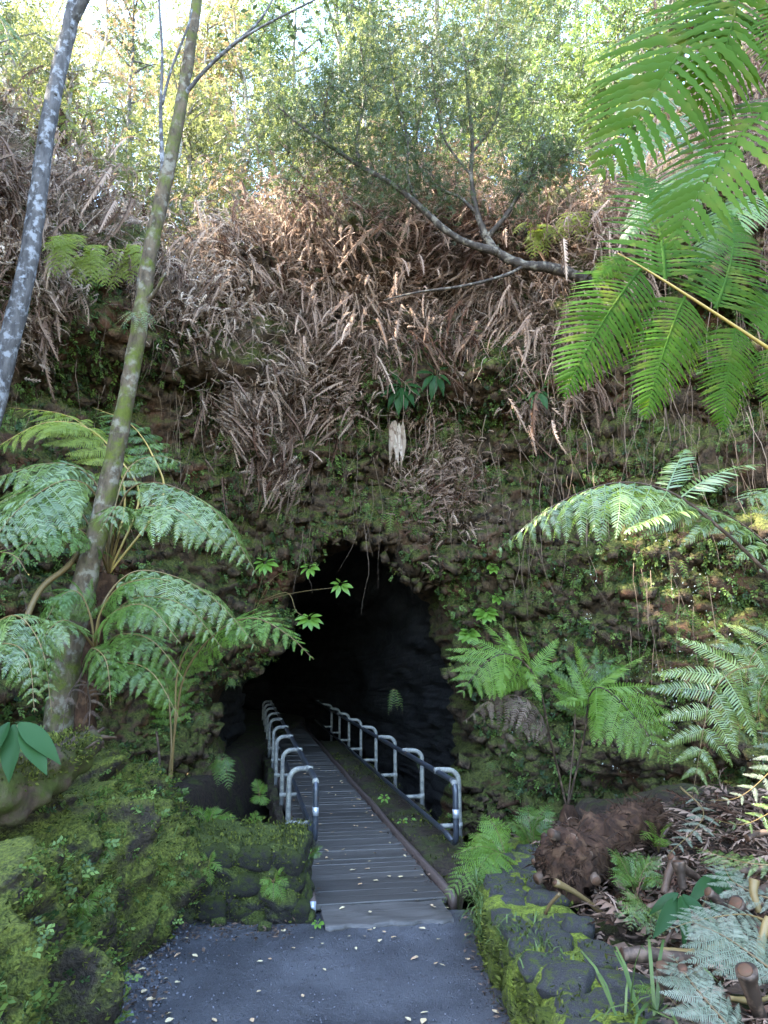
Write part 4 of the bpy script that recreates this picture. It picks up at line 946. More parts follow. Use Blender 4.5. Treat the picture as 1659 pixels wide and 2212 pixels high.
for k in range(500):
    a = R.uniform(0, 6.283); rad = .17 * math.sqrt(R.random()); p = np.array(e0 - b) + np.array(sd) * math.cos(a) * rad + np.array(upv) * math.sin(a) * rad + np.array(ax) * .03
    d = np.array(ax) * R.uniform(.0, .02) + NR.normal(size=3) * .03; w = NR.normal(0, .005, 3)
    mb.add([p, p + w, p + d * .6 + w, p + d + [0, 0, -.02]], [(0, 1, 2, 3)], tint=R.random() ** 2 * .8)
mb.obj('fibres', M['fibrebits'], t)['kind'] = 'stuff'
# ------------------------------------------------------------------ scatter helpers
def rotmats(D, N):
    """rows: per item 3x3 with columns x=D, y, z~N"""
    D = D / (np.linalg.norm(D, axis=1)[:, None] + 1e-9); Z = N - D * (N * D).sum(1)[:, None]; Z /= np.linalg.norm(Z, axis=1)[:, None] + 1e-9
    return np.stack([D, np.cross(Z, D), Z], 2)
def scatter(mb, protos, loc, D, N, sc, tint):
    ch = NR.integers(0, len(protos), len(loc)); RM = rotmats(D, N)
    for k, (V, Q, T) in enumerate(protos):
        idx = np.where(ch == k)[0]
        if not len(idx): continue
        W = np.einsum('nij,vj->nvi', RM[idx], np.asarray(V, float)) * sc[idx][:, None, None] + loc[idx][:, None, :]
        n = len(V); off = (np.arange(len(idx)) * n)[:, None, None]
        Q2 = (np.asarray(Q).reshape(1, -1, 4) + off).reshape(-1, 4) if len(Q) else None
        T2 = (np.asarray(T).reshape(1, -1, 3) + off).reshape(-1, 3) if len(T) else None
        mb.add(W.reshape(-1, 3), Q2, T2, np.repeat(tint[idx], n))
def rnd_dirs(n): d = NR.normal(size=(n, 3)); return d / np.linalg.norm(d, axis=1)[:, None]
LEAF4 = ([(0, 0, 0), (.45, -.24, .05), (1, 0, -.06), (.45, .24, .05)], [(0, 1, 2, 3)], [])
LEAF_S = ([(0, 0, 0), (.5, -.14, .03), (1, 0, -.10), (.5, .14, .03)], [(0, 1, 2, 3)], [])
def sprig(n, L, seed, w=.2):
    """short twig with n paired leaves"""
    r = random.Random(seed); V = []; Q = []
    for k in range(n):
        t = (k + .3) / n; a = r.uniform(.6, 1.2) * (1 if k % 2 else -1); p = np.array([t, 0, -.15 * t * t]); b = len(V)
        d = np.array([math.cos(a), math.sin(a), r.uniform(-.5, .4)]) * L * r.uniform(.7, 1.1); s = np.array([-math.sin(a), math.cos(a), r.uniform(-.4, .4)]) * L * w
        V += [p, p + d * .5 - s, p + d, p + d * .5 + s]; Q.append((b, b + 1, b + 2, b + 3))
    return V, Q, []

# ------------------------------------------------------------------ the two left trunks
def trunk_mesh(tree, base, p, rad, m, n=60, sides=18, rough=.10, name='trunk', seed=1):
    C = catmull([np.array(q - base) for q in p], n); mb = MB(); tube(mb, C, np.interp(np.linspace(0, 1, n), np.linspace(0, 1, len(rad)), rad), sides, rough=rough, seed=seed)
    return mb.obj(name, m, tree, True), C
def leaf_cloud(tree, base, spots, count, spread, size, mk, protos, name='crown', hang=.0):
    """spots: list of points; leaves spread round them"""
    S = np.array([np.array(s - base) for s in spots]); idx = NR.integers(0, len(S), count)
    g = NR.normal(size=(count, 3)) * np.asarray(spread); loc = S[idx] + g
    D = rnd_dirs(count); D[:, 2] -= hang; N = rnd_dirs(count); N[:, 2] += .8
    mb = MB(); scatter(mb, protos, loc, D, N, NR.uniform(.7, 1.25, count) * size, NR.random(count))
    return mb.obj(name, M[mk], tree)
spr = [sprig(6, .42, k) for k in range(4)]
b = P(-150, 1400, 8.2); b.z = 1.0
t = thing('tree', b, 'straight grey lichen-spotted trunk at the far left', 'tree')
o, C = trunk_mesh(t, b, [b] + pts((-60, 1080, 8.2), (5, 800, 8.2), (62, 560, 8.2), (100, 290, 8.2), (135, 120, 8.2), (168, -30, 8.2), (240, -500, 8.6), (300, -1100, 9.5)), [.15, .135, .12, .11, .10, .095, .09, .07, .04], M['bark_grey'], 90, 20, .10)
for k in range(8):
    i = int(25 + k * 6); a = R.uniform(-2.6, -.4); mb = MB(); c = C[i]; d = np.array([math.cos(a), math.sin(a), .2]); tube(mb, [c + d * .06, c + d * .12], [.03, .02], 8, rough=.3); mb.obj('knot', M['bark_grey'], t, True)
trunk_mesh(t, b, pts((150, 60, 8.2), (195, -30, 8.0), (260, -200, 7.8)), [.07, .06, .03], M['bark_grey'], 20, 10, .1, 'branch')
leaf_cloud(t, b, pts((300, -1100, 9.5), (260, -500, 8), (200, -800, 9), (400, -900, 9), (100, -900, 9)), 900, (1.2, 1.2, .8), .12, 'leafgreen', spr)
b = P(130, 1560, 7.3); b.z = .9
t = thing('tree', b, 'leaning moss-covered trunk rising through the left ferns', 'tree')
o, C = trunk_mesh(t, b, [b] + pts((150, 1400, 7.3), (185, 1250, 7.3), (232, 1060, 7.3), (275, 850, 7.3), (305, 680, 7.3), (325, 540, 7.3), (362, 370, 7.3), (392, 220, 7.3), (425, 0, 7.3), (450, -250, 7.4), (500, -800, 8)), [.19, .135, .112, .098, .088, .085, .08, .075, .068, .06, .05, .04], M['bark_moss'], 120, 20, .12)
trunk_mesh(t, b, pts((353, 400, 7.3), (350, 340, 7.25), (347, 240, 7.2), (350, 120, 7.2), (342, -20, 7.2)), [.03, .026, .02, .016, .012], M['bark_grey'], 30, 8, .15, 'branch')
trunk_mesh(t, b, pts((350, 225, 7.2), (370, 150, 7.2), (405, 60, 7.1), (415, 20, 7.1)), [.02, .015, .012, .008], M['bark_grey'], 30, 8, .15, 'branch')
trunk_mesh(t, b, pts((395, 210, 7.3), (440, 155, 7.2), (500, 100, 7.1), (570, 55, 7.0), (700, -10, 7.0)), [.028, .022, .018, .014, .008], M['bark_grey'], 30, 8, .15, 'branch')
trunk_mesh(t, b, pts((500, 100, 7.1), (560, 45, 7.1), (600, -20, 7.1)), [.02, .014, .01], M['bark_grey'], 20, 8, .15, 'branch')
trunk_mesh(t, b, pts((312, 660, 7.3), (335, 630, 7.2), (358, 590, 7.1)), [.03, .022, .012], M['bark_moss'], 20, 8, .15, 'branch')
leaf_cloud(t, b, pts((560, 45, 7.1), (640, 10, 7.0), (700, -10, 7), (600, -20, 7.1), (540, 70, 7.1)), 130, (.35, .3, .16), .085, 'leafolive', [LEAF4], 'leaves')
leaf_cloud(t, b, pts((500, -800, 8), (450, -500, 7.5), (600, -600, 8), (350, -600, 8)), 900, (1.2, 1.2, .8), .12, 'leafgreen', spr)
# bird's nest of small fern fronds on the mossy trunk
bb = P(300, 690, 7.15)
small_fern(bb, [bb + Vector((.14 * math.cos(a) * R.uniform(1, 1.9), -.08 - .12 * math.sin(a), -.05 - R.uniform(.02, .22))) for a in np.linspace(-.3, 3.5, 10)], 'grey-green nest of small fern blades perched on the mossy trunk', 'fernblue', .045, 11, style='sword', arch=.35)

# ------------------------------------------------------------------ overhanging tree with fine leaves
b = P(1330, 650, 12.2)
t = thing('tree', b, 'twisted tree leaning left from the cliff top with fine olive leaves', 'tree')
br = []
def limb(p, rad, name='branch', n=40):
    pp_ = pts(*p); o, C = trunk_mesh(t, b, pp_, rad, M['bark_ohia'], n, 10, .18, name, R.randint(1, 99)); br.append(C); return C
limb([(1335, 650, 12.4), (1262, 606, 11.6), (1195, 580, 11.4), (1130, 572, 11.3), (1075, 545, 11.3), (1050, 515, 11.3)], [.13, .10, .09, .082, .078, .066], 'trunk', 60)
limb([(1075, 545, 11.3), (1010, 525, 11.2), (960, 495, 11.1), (905, 445, 11.0), (850, 400, 10.9), (780, 360, 10.8), (720, 320, 10.7), (660, 280, 10.6), (600, 230, 10.6)], [.075, .06, .055, .05, .045, .04, .034, .026, .012], n=70)
limb([(1050, 515, 11.3), (1028, 450, 11.3), (1018, 380, 11.3), (1020, 300, 11.3), (1010, 200, 11.3), (1000, 80, 11.3)], [.06, .045, .038, .03, .022, .01])
limb([(1050, 515, 11.3), (1090, 470, 11.2), (1115, 430, 11.2), (1142, 385, 11.1), (1170, 320, 11.1)], [.05, .04, .032, .025, .012])
limb([(1130, 575, 11.3), (1090, 595, 11.1), (1000, 618, 10.9), (910, 630, 10.8), (830, 648, 10.7)], [.03, .026, .022, .016, .008])
limb([(1030, 460, 11.3), (990, 425, 11.4), (940, 400, 11.4), (880, 320, 11.5), (860, 220, 11.5)], [.035, .028, .024, .018, .008])
limb([(905, 445, 11.0), (880, 380, 11.0), (880, 300, 11.1), (850, 180, 11.1), (840, 90, 11.1)], [.03, .024, .02, .014, .006])
limb([(780, 360, 10.8), (770, 300, 10.9), (790, 200, 10.9), (780, 110, 11)], [.025, .02, .014, .006])
limb([(720, 320, 10.7), (700, 250, 10.7), (720, 160, 10.8)], [.02, .015, .006])
limb([(1018, 380, 11.3), (960, 300, 11.2), (940, 200, 11.2), (930, 90, 11.2)], [.025, .02, .014, .006])
limb([(1020, 330, 11.3), (1070, 260, 11.3), (1090, 160, 11.3), (1100, 60, 11.3)], [.025, .02, .014, .006])
limb([(1142, 385, 11.1), (1180, 360, 11.0), (1230, 330, 11.0)], [.02, .014, .006])
limb([(1262, 606, 11.6), (1290, 580, 11.2), (1340, 560, 11.0)], [.02, .014, .006])
ctr = []
for C in br[1:]:
    k = len(C); 
    for i in range(int(k * .45), k, 3): ctr.append(Vector(C[i]) + b)
for _ in range(110): ctr.append(P(R.uniform(560, 1200), R.uniform(40, 420), R.uniform(10.3, 12.0)))
ctr = [c for c in ctr if c.z > P(800, 430, 11).z]
mb = MB()
for c in ctr:                          # fine twigs
    for _ in range(5):
        p0 = np.array(c - b); d = NR.normal(size=3) * [.28, .28, .22] + [0, 0, .12]; tube(mb, [p0, p0 + d * .5 + NR.normal(size=3) * .03, p0 + d], [.006, .004, .002], 4, False, tint=.3)
mb.obj('twigs', M['bark_ohia'], t)['kind'] = 'stuff'
fine = [sprig(9, .36, 20 + k, .17) for k in range(5)]
leaf_cloud(t, b, ctr, 13000, (.27, .27, .24), .115, 'leafolive', fine)

# ------------------------------------------------------------------ forest behind
protos_tree = []
def proto_tree(k, mk, H, cr, nleaf, bark, size, low=.2):
    r = random.Random(900 + k); mbt = MB(); pts_ = [np.array([0, 0, -1.0])]; x = y = 0.0
    for i in range(1, 8): x += r.uniform(-.35, .35); y += r.uniform(-.35, .35); pts_.append(np.array([x, y, H * i / 7]))
    C = catmull(pts_, 40); tube(mbt, C, np.linspace(.15, .03, 40), 10, rough=.1)
    sp = []
    for i in range(26):
        s = r.uniform(low, 1); c = C[int(s * 39)]; a = r.uniform(0, 6.283); L = cr * r.uniform(.4, 1.1) * (1.15 - .6 * s)
        e = c + np.array([math.cos(a) * L, math.sin(a) * L, L * r.uniform(.1, .7)]); md = (c + e) / 2 + np.array([0, 0, L * .12]) + NR.normal(size=3) * .1
        B = catmull([c, md, e], 10); tube(mbt, B, np.linspace(.045, .008, 10), 5, False); sp += [B[5], B[7], B[9], B[9]]
    tm = mbt.mesh('trunk', M[bark], True)
    S = np.array(sp); idx = NR.integers(0, len(S), nleaf); loc = S[idx] + NR.normal(size=(nleaf, 3)) * [.42, .42, .34]
    D = rnd_dirs(nleaf); D[:, 2] -= .3; N = rnd_dirs(nleaf); N[:, 2] += .7
    mbl = MB(); scatter(mbl, [sprig(7, .5, 50 + q, .24) for q in range(4)], loc, D, N, NR.uniform(.7, 1.3, nleaf) * size, np.clip(NR.normal(.5, .25, nleaf), 0, 1))
    protos_tree.append((tm, mbl.mesh('crown', M[mk])))
proto_tree(0, 'leafyellow', 13, 2.6, 2200, 'bark_pale', .20)
proto_tree(1, 'leafgreen', 14, 2.5, 2200, 'bark_pale', .19)
proto_tree(2, 'leafolive', 12, 2.4, 2200, 'bark_grey', .18)
proto_tree(3, 'leafbrown', 12, 2.2, 1300, 'bark_pale', .19)
proto_tree(4, 'leafyellow', 5, 1.9, 1600, 'bark_pale', .17, .05)
proto_tree(5, 'leafgreen', 4, 1.8, 1600, 'bark_pale', .17, .05)
KINDS = ['yellow-green sunlit tree in the forest above the cliff', 'fresh green tree in the forest above the cliff', 'olive green tree in the forest above the cliff', 'brownish sparse tree in the forest above the cliff', 'low yellow-green bush on the cliff rim', 'low green bush on the cliff rim']
ORD = ['first', 'second', 'third', 'fourth', 'fifth', 'sixth', 'seventh', 'eighth', 'ninth', 'tenth', 'eleventh', 'twelfth', 'thirteenth', 'fourteenth', 'fifteenth', 'sixteenth', 'seventeenth', 'eighteenth', 'nineteenth', 'twentieth', 'twenty-first', 'twenty-second', 'twenty-third', 'twenty-fourth', 'twenty-fifth', 'twenty-sixth', 'twenty-seventh', 'twenty-eighth', 'twenty-ninth', 'thirtieth']
def number_off(objs, text):
    """labels a row of alike things by their order from the left as seen from the path"""
    for k, o in enumerate(sorted(objs, key=lambda q: q.location.x / q.location.y)): o['label'] = text % ORD[k]
def place_tree(k, x, y, sc, rz):
    z = floor_on_hill(x, y); low = k >= 4
    o = thing('bush' if low else 'tree', (x, y, z), KINDS[k], 'bush' if low else 'tree', 'bushes on the cliff rim, kind %d' % (k - 3) if low else 'forest trees above the cliff, kind %d' % (k + 1))
    o.rotation_euler = (R.uniform(-.06, .06), R.uniform(-.06, .06), rz); o.scale = (sc, sc, sc * R.uniform(.95, 1.1))
    link('trunk', protos_tree[k][0], o); link('crown', protos_tree[k][1], o); return o
rowd = {}; shade_trees = []
for (u, Yd, k, sc) in [(560, 19, 0, .95), (700, 20, 1, 1.0), (820, 18.5, 2, .9), (930, 20, 0, 1.05), (1060, 19, 0, .95), (1180, 20, 1, 1.0), (1290, 18.5, 0, .9), (1560, 17.5, 2, .95), (1650, 18, 0, 1.0),
                       (610, 24, 1, 1.1), (760, 25, 0, 1.15), (890, 25, 3, 1.2), (1000, 26, 1, 1.15), (1130, 25, 3, 1.1), (1250, 25, 0, 1.1), (480, 26, 0, 1.15), (1580, 24, 1, 1.05), (1480, 27, 0, .85), (1400, 27, 2, .75),
                       (440, 17.5, 3, .75), (200, 22, 0, .8), (300, 27, 1, .95), (480, 21, 2, .95), (385, 19.5, 0, .8), (95, 23, 0, .8), (520, 23, 1, 1.1), (595, 28, 0, 1.2), (270, 19, 2, .7), (330, 21, 3, .66), (120, 16.5, 3, .62), (40, 18, 0, .62), (400, 27, 2, .85), (180, 25, 2, .75), (30, 25, 3, .8)]:
    x = (u - CU) / FOC * Yd * .98 + 8.0 / FOC * (u - CU) * .2
    rowd.setdefault((k, Yd < 22.5), []).append(place_tree(k, x, Yd, sc * R.uniform(.95, 1.05), R.uniform(0, 6.28)))
for (x, y, k, sc) in [(-8.2, 8.0, 1, .9), (-9.5, 5.5, 0, 1.0), (-9.0, 10.5, 2, .9), (-11.5, 8.0, 1, 1.1), (-10.5, 3.0, 0, 1.0), (-11.5, 11.0, 2, 1.0), (-9.4, 3.2, 1, .85), (-9.6, 4.2, 0, .8), (-9.3, 9.2, 0, 1.0), (-10.2, 6.8, 1, 1.0), (-10.3, .6, 0, 1.0), (-10.1, 2.0, 1, 1.1), (-8.9, 6.0, 0, 1.1), (-9.9, 5.0, 2, 1.15)]:   # unseen trees added left of the picture to shade the foreground and right wall
    o = place_tree(k, x, y, sc, R.uniform(0, 6.28)); shade_trees.append(o)
number_off(shade_trees, 'unseen tall tree added for shade beyond the left edge of the picture, %s from the left')
for (k, fr_), ob in rowd.items(): number_off(ob, KINDS[k].split(' in the')[0] + ' above the cliff, %s of its kind from the left, ' + ('front row' if fr_ else 'back row'))
bush = []
for k in range(24):
    x = -8.5 + 17 * (k + R.random()) / 24; y = float(Y0(x)) + R.uniform(1.2, 4.0); bush.append(place_tree(R.choice((4, 4, 5)), x, y, R.uniform(.5, .95), R.uniform(0, 6.28)))
for (x, y) in [(-8.2, 13.5), (-7.6, 14.6), (-8.9, 15.0), (-7.0, 12.6)]: bush.append(place_tree(4, x, y, .6, R.uniform(0, 6.28)))
number_off(bush, 'low sunlit bush on the cliff rim, %s from the left')
# yellow-green live ferns on the slope (clumps)
lf_ = []
for k, (u, v, dy) in enumerate([(170, 470, 0), (230, 530, -.2), (250, 450, .4), (150, 400, .4), (215, 340, .8), (285, 505, .0), (140, 540, -.2), (560, 430, .2), (680, 440, .2), (760, 490, .0), (700, 470, .4), (1160, 500, .2), (1250, 470, .4), (320, 470, .4), (190, 560, -.3), (150, 300, .6), (250, 380, .3), (300, 420, .2), (205, 420, .1), (130, 350, .5), (270, 560, -.2), (345, 540, 0), (170, 250, .8)]):
    Yc = cy(u, v) - .75 + dy; bb = P(u, v + 20, Yc)
    lf_.append(small_fern(bb, [P(u + R.uniform(-55, 55), v + R.uniform(-10, 70), Yc - R.uniform(.2, .6)) for _ in range(7)], 'sunlit yellow-green fern on the dead fern slope above the cave', 'fernyellow', .22, 10, style='mid', arch=.45, group='live ferns on the dead fern slope'))
number_off(lf_, 'sunlit yellow-green fern on the dead fern slope above the cave, %s from the left')

# ------------------------------------------------------------------ dead fern thicket along the cliff top
def dead_piece(seed, npair=8, curl=1.0, w=.16):
    r = random.Random(seed); V = []; Q = []; T = []; n = npair
    p = np.zeros(3); a = r.uniform(.2, .5); pr = []
    for k in range(n + 1):
        pr.append(p.copy()); p = p + np.array([math.cos(a), 0, math.sin(a)]) / n; a -= curl * r.uniform(.6, 1.4) * 2.2 / n
    for k, q in enumerate(pr): V += [q + [0, -.010, 0], q + [0, .010, 0]]
    for k in range(n): b = 2 * k; Q.append((b, b + 1, b + 3, b + 2))
    for k in range(1, n):
        for s in (0, 1):
            sg = -1 if s == 0 else 1; l = w * (1 - (k / n) ** 2) * r.uniform(.7, 1.1) + .02
            tip = pr[k] + np.array([r.uniform(.0, .06), sg * l, -r.uniform(.15, .6) * l]); V.append(tip); T.append((2 * k + s, 2 * k + s - 2 + 0, len(V) - 1))
    return V, Q, T
deadp = [dead_piece(k, R.choice((6, 7, 8)), R.uniform(.3, 1.6), R.uniform(.07, .17)) for k in range(12)]
OUT = CGD[KT:]; ON = CND[KT:]; OX = OUT.reshape(-1, 3); OXN = ON.reshape(-1, 3)
cellA = np.linalg.norm(np.gradient(OUT, axis=0), axis=2) * np.linalg.norm((np.roll(OUT, -1, 1) - np.roll(OUT, 1, 1)) / 2, axis=2); cellA = cellA.ravel()
view_ok = (np.abs(OX[:, 0]) < OX[:, 1] * .60 + .4) & (OX[:, 1] > 5.5)
def sample(mask, n):
    w = cellA * mask * view_ok; idx = NR.choice(len(OX), n, p=w / w.sum()); return OX[idx] + NR.normal(size=(n, 3)) * .04, OXN[idx]
hem = 6.9 + .8 * np.sin(OX[:, 0] * 1.3 + .6) + 1.0 * fbm(OX * np.array([.8, .3, .1]), 3, 91) - .9 * np.exp(-((OX[:, 0] - 1.1) / .7) ** 2) + .9 * sm(OX[:, 0], 2.5, 5) - .3 * sm(-OX[:, 0], 2, 4)
above = sm(OX[:, 2] - hem, -.3, .5) * (1 - .9 * sm(OX[:, 2] - Zr(OX[:, 0]), .3, .8)) * (1 - sm(OX[:, 2] - Zr(OX[:, 0]), 1.6, 2.4))
clump = sm(fbm(OX * 1.5, 3, 95), -.30, .20) * .93 + .07
def thick(n, mask, puff, sz, mk, name, label, hangk):
    loc, N = sample(mask, n); N = N + [0, -.3, .2]
    bulge = np.abs(NR.normal(size=n)) * puff * (.5 + sm(fbm(loc * .9, 2, 97), -.5, .5)); loc = loc + N * bulge[:, None]
    fx = np.stack([fbm(loc * 1.1 + 31 * q, 2, 120 + q) for q in range(3)], 1)
    D = NR.normal(size=(n, 3)) * [.5, .4, .4] + N * .5 + fx * [1.6, .5, .8]; D[:, 2] -= hangk; NN = N + NR.normal(size=(n, 3)) * .4 + [0, 0, .4]
    mb = MB(); scatter(mb, deadp, loc, D, NN, (NR.uniform(.45, 1.2, n) + .5 * (NR.random(n) < .08)) * sz, np.clip(.42 + .35 * fbm(loc * 1.3, 3, 131) + NR.normal(0, .22, n), 0, 1))
    return kind(mb.obj(name, M[mk]), 'stuff', label, 'dead ferns')
leftside = 1 - sm(OX[:, 0], -3.2, -1.0)
thick(21000, above * clump * (1 - .6 * leftside), .42, .27, 'thicket', 'dead_fern_thicket', 'thick mass of dry brown dead ferns draped over the cliff top', .35)
thick(14000, above * clump * leftside, .45, .29, 'thicketgrey', 'dead_fern_thicket', 'greyish curled dead ferns hanging on the upper left cliff', .45)
deadp_short = deadp; deadp = [dead_piece(60 + k, 13, R.uniform(.12, .45), R.uniform(.05, .09)) for k in range(8)]
thick(2600, above * clump * (1 - sm(OX[:, 2] - Zr(OX[:, 0]), -.2, .4)), .55, .62, 'thicket', 'dead_fern_curtain', 'long drooping dead fronds hanging in curtains over the cliff', 1.9)
deadp = deadp_short
patch2 = np.exp(-((OX[:, 0] - 1.15) / .55) ** 2 - ((OX[:, 2] - 5.6) / .8) ** 2)
thick(1600, patch2, .25, .26, 'thicket', 'dead_fern_thicket', 'patch of brown dead ferns hanging lower on the cliff above the cave', .5)
# dry twigs, vines and roots
def strands(n, mask, lo, hi, wid, mk, name, label, hang, spread, cat):
    loc, N = sample(mask, n); mb = MB(); L = NR.uniform(lo, hi, n) * NR.uniform(.4, 1, n); out = N * NR.uniform(.10, .40, n)[:, None] + (np.array([0, -.22, 0]) if hang > 1 else 0.0)
    D = NR.normal(size=(n, 3)) * spread + np.array([0, -.15, -hang]); D /= np.linalg.norm(D, axis=1)[:, None]
    K = 6; W = np.cross(D, np.array([0, 1.0, 0])); W /= np.linalg.norm(W, axis=1)[:, None] + 1e-9; w = NR.uniform(.5, 1.3, n) * wid
    pos = loc + out; cur = D.copy(); V = []
    for k in range(K + 1):
        f = (1 - .6 * k / K) * w
        V.append(np.stack([pos - W * f[:, None], pos + W * f[:, None] + np.array([0, -.004, 0])], 1))
        cur = cur + NR.normal(size=(n, 3)) * .22 * (1 if hang < 1 else .8); cur[:, 2] -= .12 * hang; cur /= np.linalg.norm(cur, axis=1)[:, None]
        pos = pos + cur * (L / K)[:, None]
    V = np.stack(V, 1).reshape(n, -1, 3); Q = np.array([(2 * k, 2 * k + 1, 2 * k + 3, 2 * k + 2) for k in range(K)])
    mb.add(V.reshape(-1, 3), (Q[None] + (np.arange(n) * 2 * (K + 1))[:, None, None]).reshape(-1, 4), None, np.repeat(NR.random(n), 2 * (K + 1)))
    return kind(mb.obj(name, M[mk]), 'stuff', label, cat)
strands(11000, above, .4, 1.3, .0045, 'twig', 'dry_twigs', 'tangle of thin dry twigs and vines among the dead ferns', .25, .7, 'twigs')
lowface = sm(OX[:, 2], 3.9, 5.0) * (1 - sm(OX[:, 2], 7.2, 8.2))
strands(520, lowface, .4, 2.2, .0045, 'root', 'hanging_roots', 'thin brown roots hanging down the face above the cave', 2.2, .15, 'roots')
rightface = sm(OX[:, 0], 1.8, 2.6) * sm(OX[:, 2], 2.0, 3.0) * (1 - sm(OX[:, 2], 7, 8))
strands(90, rightface * sm(fbm(OX * np.array([1.6, 1.6, .1]), 2, 99), .05, .3), .6, 3.0, .004, 'root', 'hanging_roots', 'brown roots trailing down the right lava wall', 2.6, .10, 'roots')

# sharp lava lumps standing proud of the wall
CHK = []
for k in range(7):
    v = np.array([(x, y, z) for z in (-1, 1) for y in (-1, 1) for x in (-1, 1)], float) * [1, .7, .6] * NR.uniform(.55, 1.15, (8, 3)) + NR.normal(0, .12, (8, 3))
    CHK.append((v * .5, [(0, 2, 3, 1), (4, 5, 7, 6), (0, 1, 5, 4), (2, 6, 7, 3), (0, 4, 6, 2), (1, 3, 7, 5)], []))
n = 5200; loc, N = sample(sm(OX[:, 2], -1.8, -1) * (1 - sm(OX[:, 2] - hem, -.2, .8)), n); D = np.cross(N, [0, 0, 1.0]) + NR.normal(size=(n, 3)) * .35
mb = MB(); scatter(mb, CHK, loc - N * .04, D, N + NR.normal(size=(n, 3)) * .3, NR.uniform(.08, .34, n) ** 1.0, NR.random(n)); kind(mb.obj('lava_rubble', M['cliff']), 'stuff', 'jagged lava lumps studding the cliff face', 'rock')
# cliff vegetation: little ferns and leaves covering the face
cover = sm(fbm(OX * np.array([1.3, 1.3, 1.6]), 4, 103), -.25, .2) * sm(OX[:, 2], -1.5, -.6) * (1 - sm(OX[:, 2] - hem, .2, 1.2))
n = 17000; loc, N = sample(cover, n); D = NR.normal(size=(n, 3)) * .7 + N * .8; D[:, 2] -= .7
mb = MB(); scatter(mb, [sprig(8, .40, 70 + k, .30) for k in range(5)], loc + N * .02, D, N + NR.normal(size=(n, 3)) * .3, NR.uniform(.5, 1.3, n) * .13, NR.random(n) ** 1.8)
kind(mb.obj('cliff_greenery', M['mossfern']), 'stuff', 'tiny ferns and creepers covering the mossy cliff face', 'ground cover')
n = 24000; loc, N = sample(cover * sm(OX[:, 0], -6, 0), n); D = N + NR.normal(size=(n, 3)) * .7
mb = MB(); scatter(mb, [LEAF4, LEAF_S], loc, D, rnd_dirs(n), NR.uniform(.03, .075, n), NR.random(n) ** 1.5)
kind(mb.obj('cliff_moss', M['mosstuft']), 'stuff', 'ragged moss tufts on the lava wall', 'moss')
pal = sm(fbm(OX * 1.2, 3, 107), .25, .45) * sm(OX[:, 0], 2.2, 3.2) * (1 - sm(OX[:, 2], 3.0, 4.2)) * sm(OX[:, 2], .2, .8)
n = 900; loc, N = sample(pal, n); D = N + NR.normal(size=(n, 3)) * .7; D[:, 2] -= .6
mb = MB(); scatter(mb, [LEAF4], loc + N * .04, D, rnd_dirs(n), NR.uniform(.025, .05, n), NR.random(n))
kind(mb.obj('pale_lichen', M['palelichen']), 'stuff', 'whitish flakes of lichen on the right lava wall', 'lichen')
# separate small ferns on the cliff
cfl = {}
for k, (u, v, s, mk) in enumerate([(840, 1125, 38, 'fernbright'), (900, 1150, 22, 'fernbright'), (905, 1095, 26, 'fernbright'), (870, 1050, 26, 'fernbright'), (1110, 1185, 24, 'fernbright'), (1230, 1140, 26, 'fernbright'), (1240, 950, 34, 'fernbright'), (1345, 900, 28, 'fernbright'), (580, 1080, 22, 'fernbright'), (955, 940, 22, 'fernbright'), (985, 930, 20, 'fernyellow'), (790, 965, 20, 'fern'), (1005, 1180, 20, 'fern'), (850, 1510, 36, 'fern'), (470, 1650, 34, 'fern'), (640, 1110, 20, 'fern'), (1300, 1160, 24, 'fern'), (940, 1040, 20, 'fern'), (720, 1120, 20, 'fern'), (500, 1480, 26, 'fern'), (440, 1560, 26, 'fern'), (1060, 1660, 24, 'fern'), (900, 1650, 20, 'fern')]):
    Yc = cy(u, v); bb = P(u, v - s * .5, Yc)
    cfl.setdefault(mk == 'fern', []).append(small_fern(bb, [P(u + R.uniform(-s, s), v + R.uniform(.1, 1.0) * s, Yc - R.uniform(.1, .3)) for _ in range(4)], 'small light green fern growing from the cliff face' if mk != 'fern' else 'small dark green fern on the shaded rock around the cave', mk, s / 1600 * 13 * .28, 10, arch=.3, group='bright cliff ferns' if mk != 'fern' else 'shaded cliff ferns'))
number_off(cfl[False], 'small light green fern growing from the cliff face, %s from the left')
number_off(cfl[True], 'small dark green fern on the shaded rock around the cave, %s from the left')

for k in range(64):
    up_ = k < 26
    u, v = (R.uniform(430, 1040), R.uniform(900, 1170)) if up_ else (R.uniform(1040, 1640), R.uniform(930, 1700))
    s_ = R.uniform(14, 30); Yc = cy(u, v) - .35; bb = P(u, v - s_ * .5, Yc + .2); mk = R.choice(('fernbright', 'fern', 'fern'))
    small_fern(bb, [P(u + R.uniform(-s_, s_), v + R.uniform(.0, 1.0) * s_, Yc - R.uniform(.1, .3)) for _ in range(4)], 'little fern tuft in the rock above the cave mouth' if up_ else 'little fern tuft on the mossy right lava wall', mk, s_ / 1600 * 13 * .3, 8, arch=.3, group='fern tufts above the mouth' if up_ else 'fern tufts on the right wall')
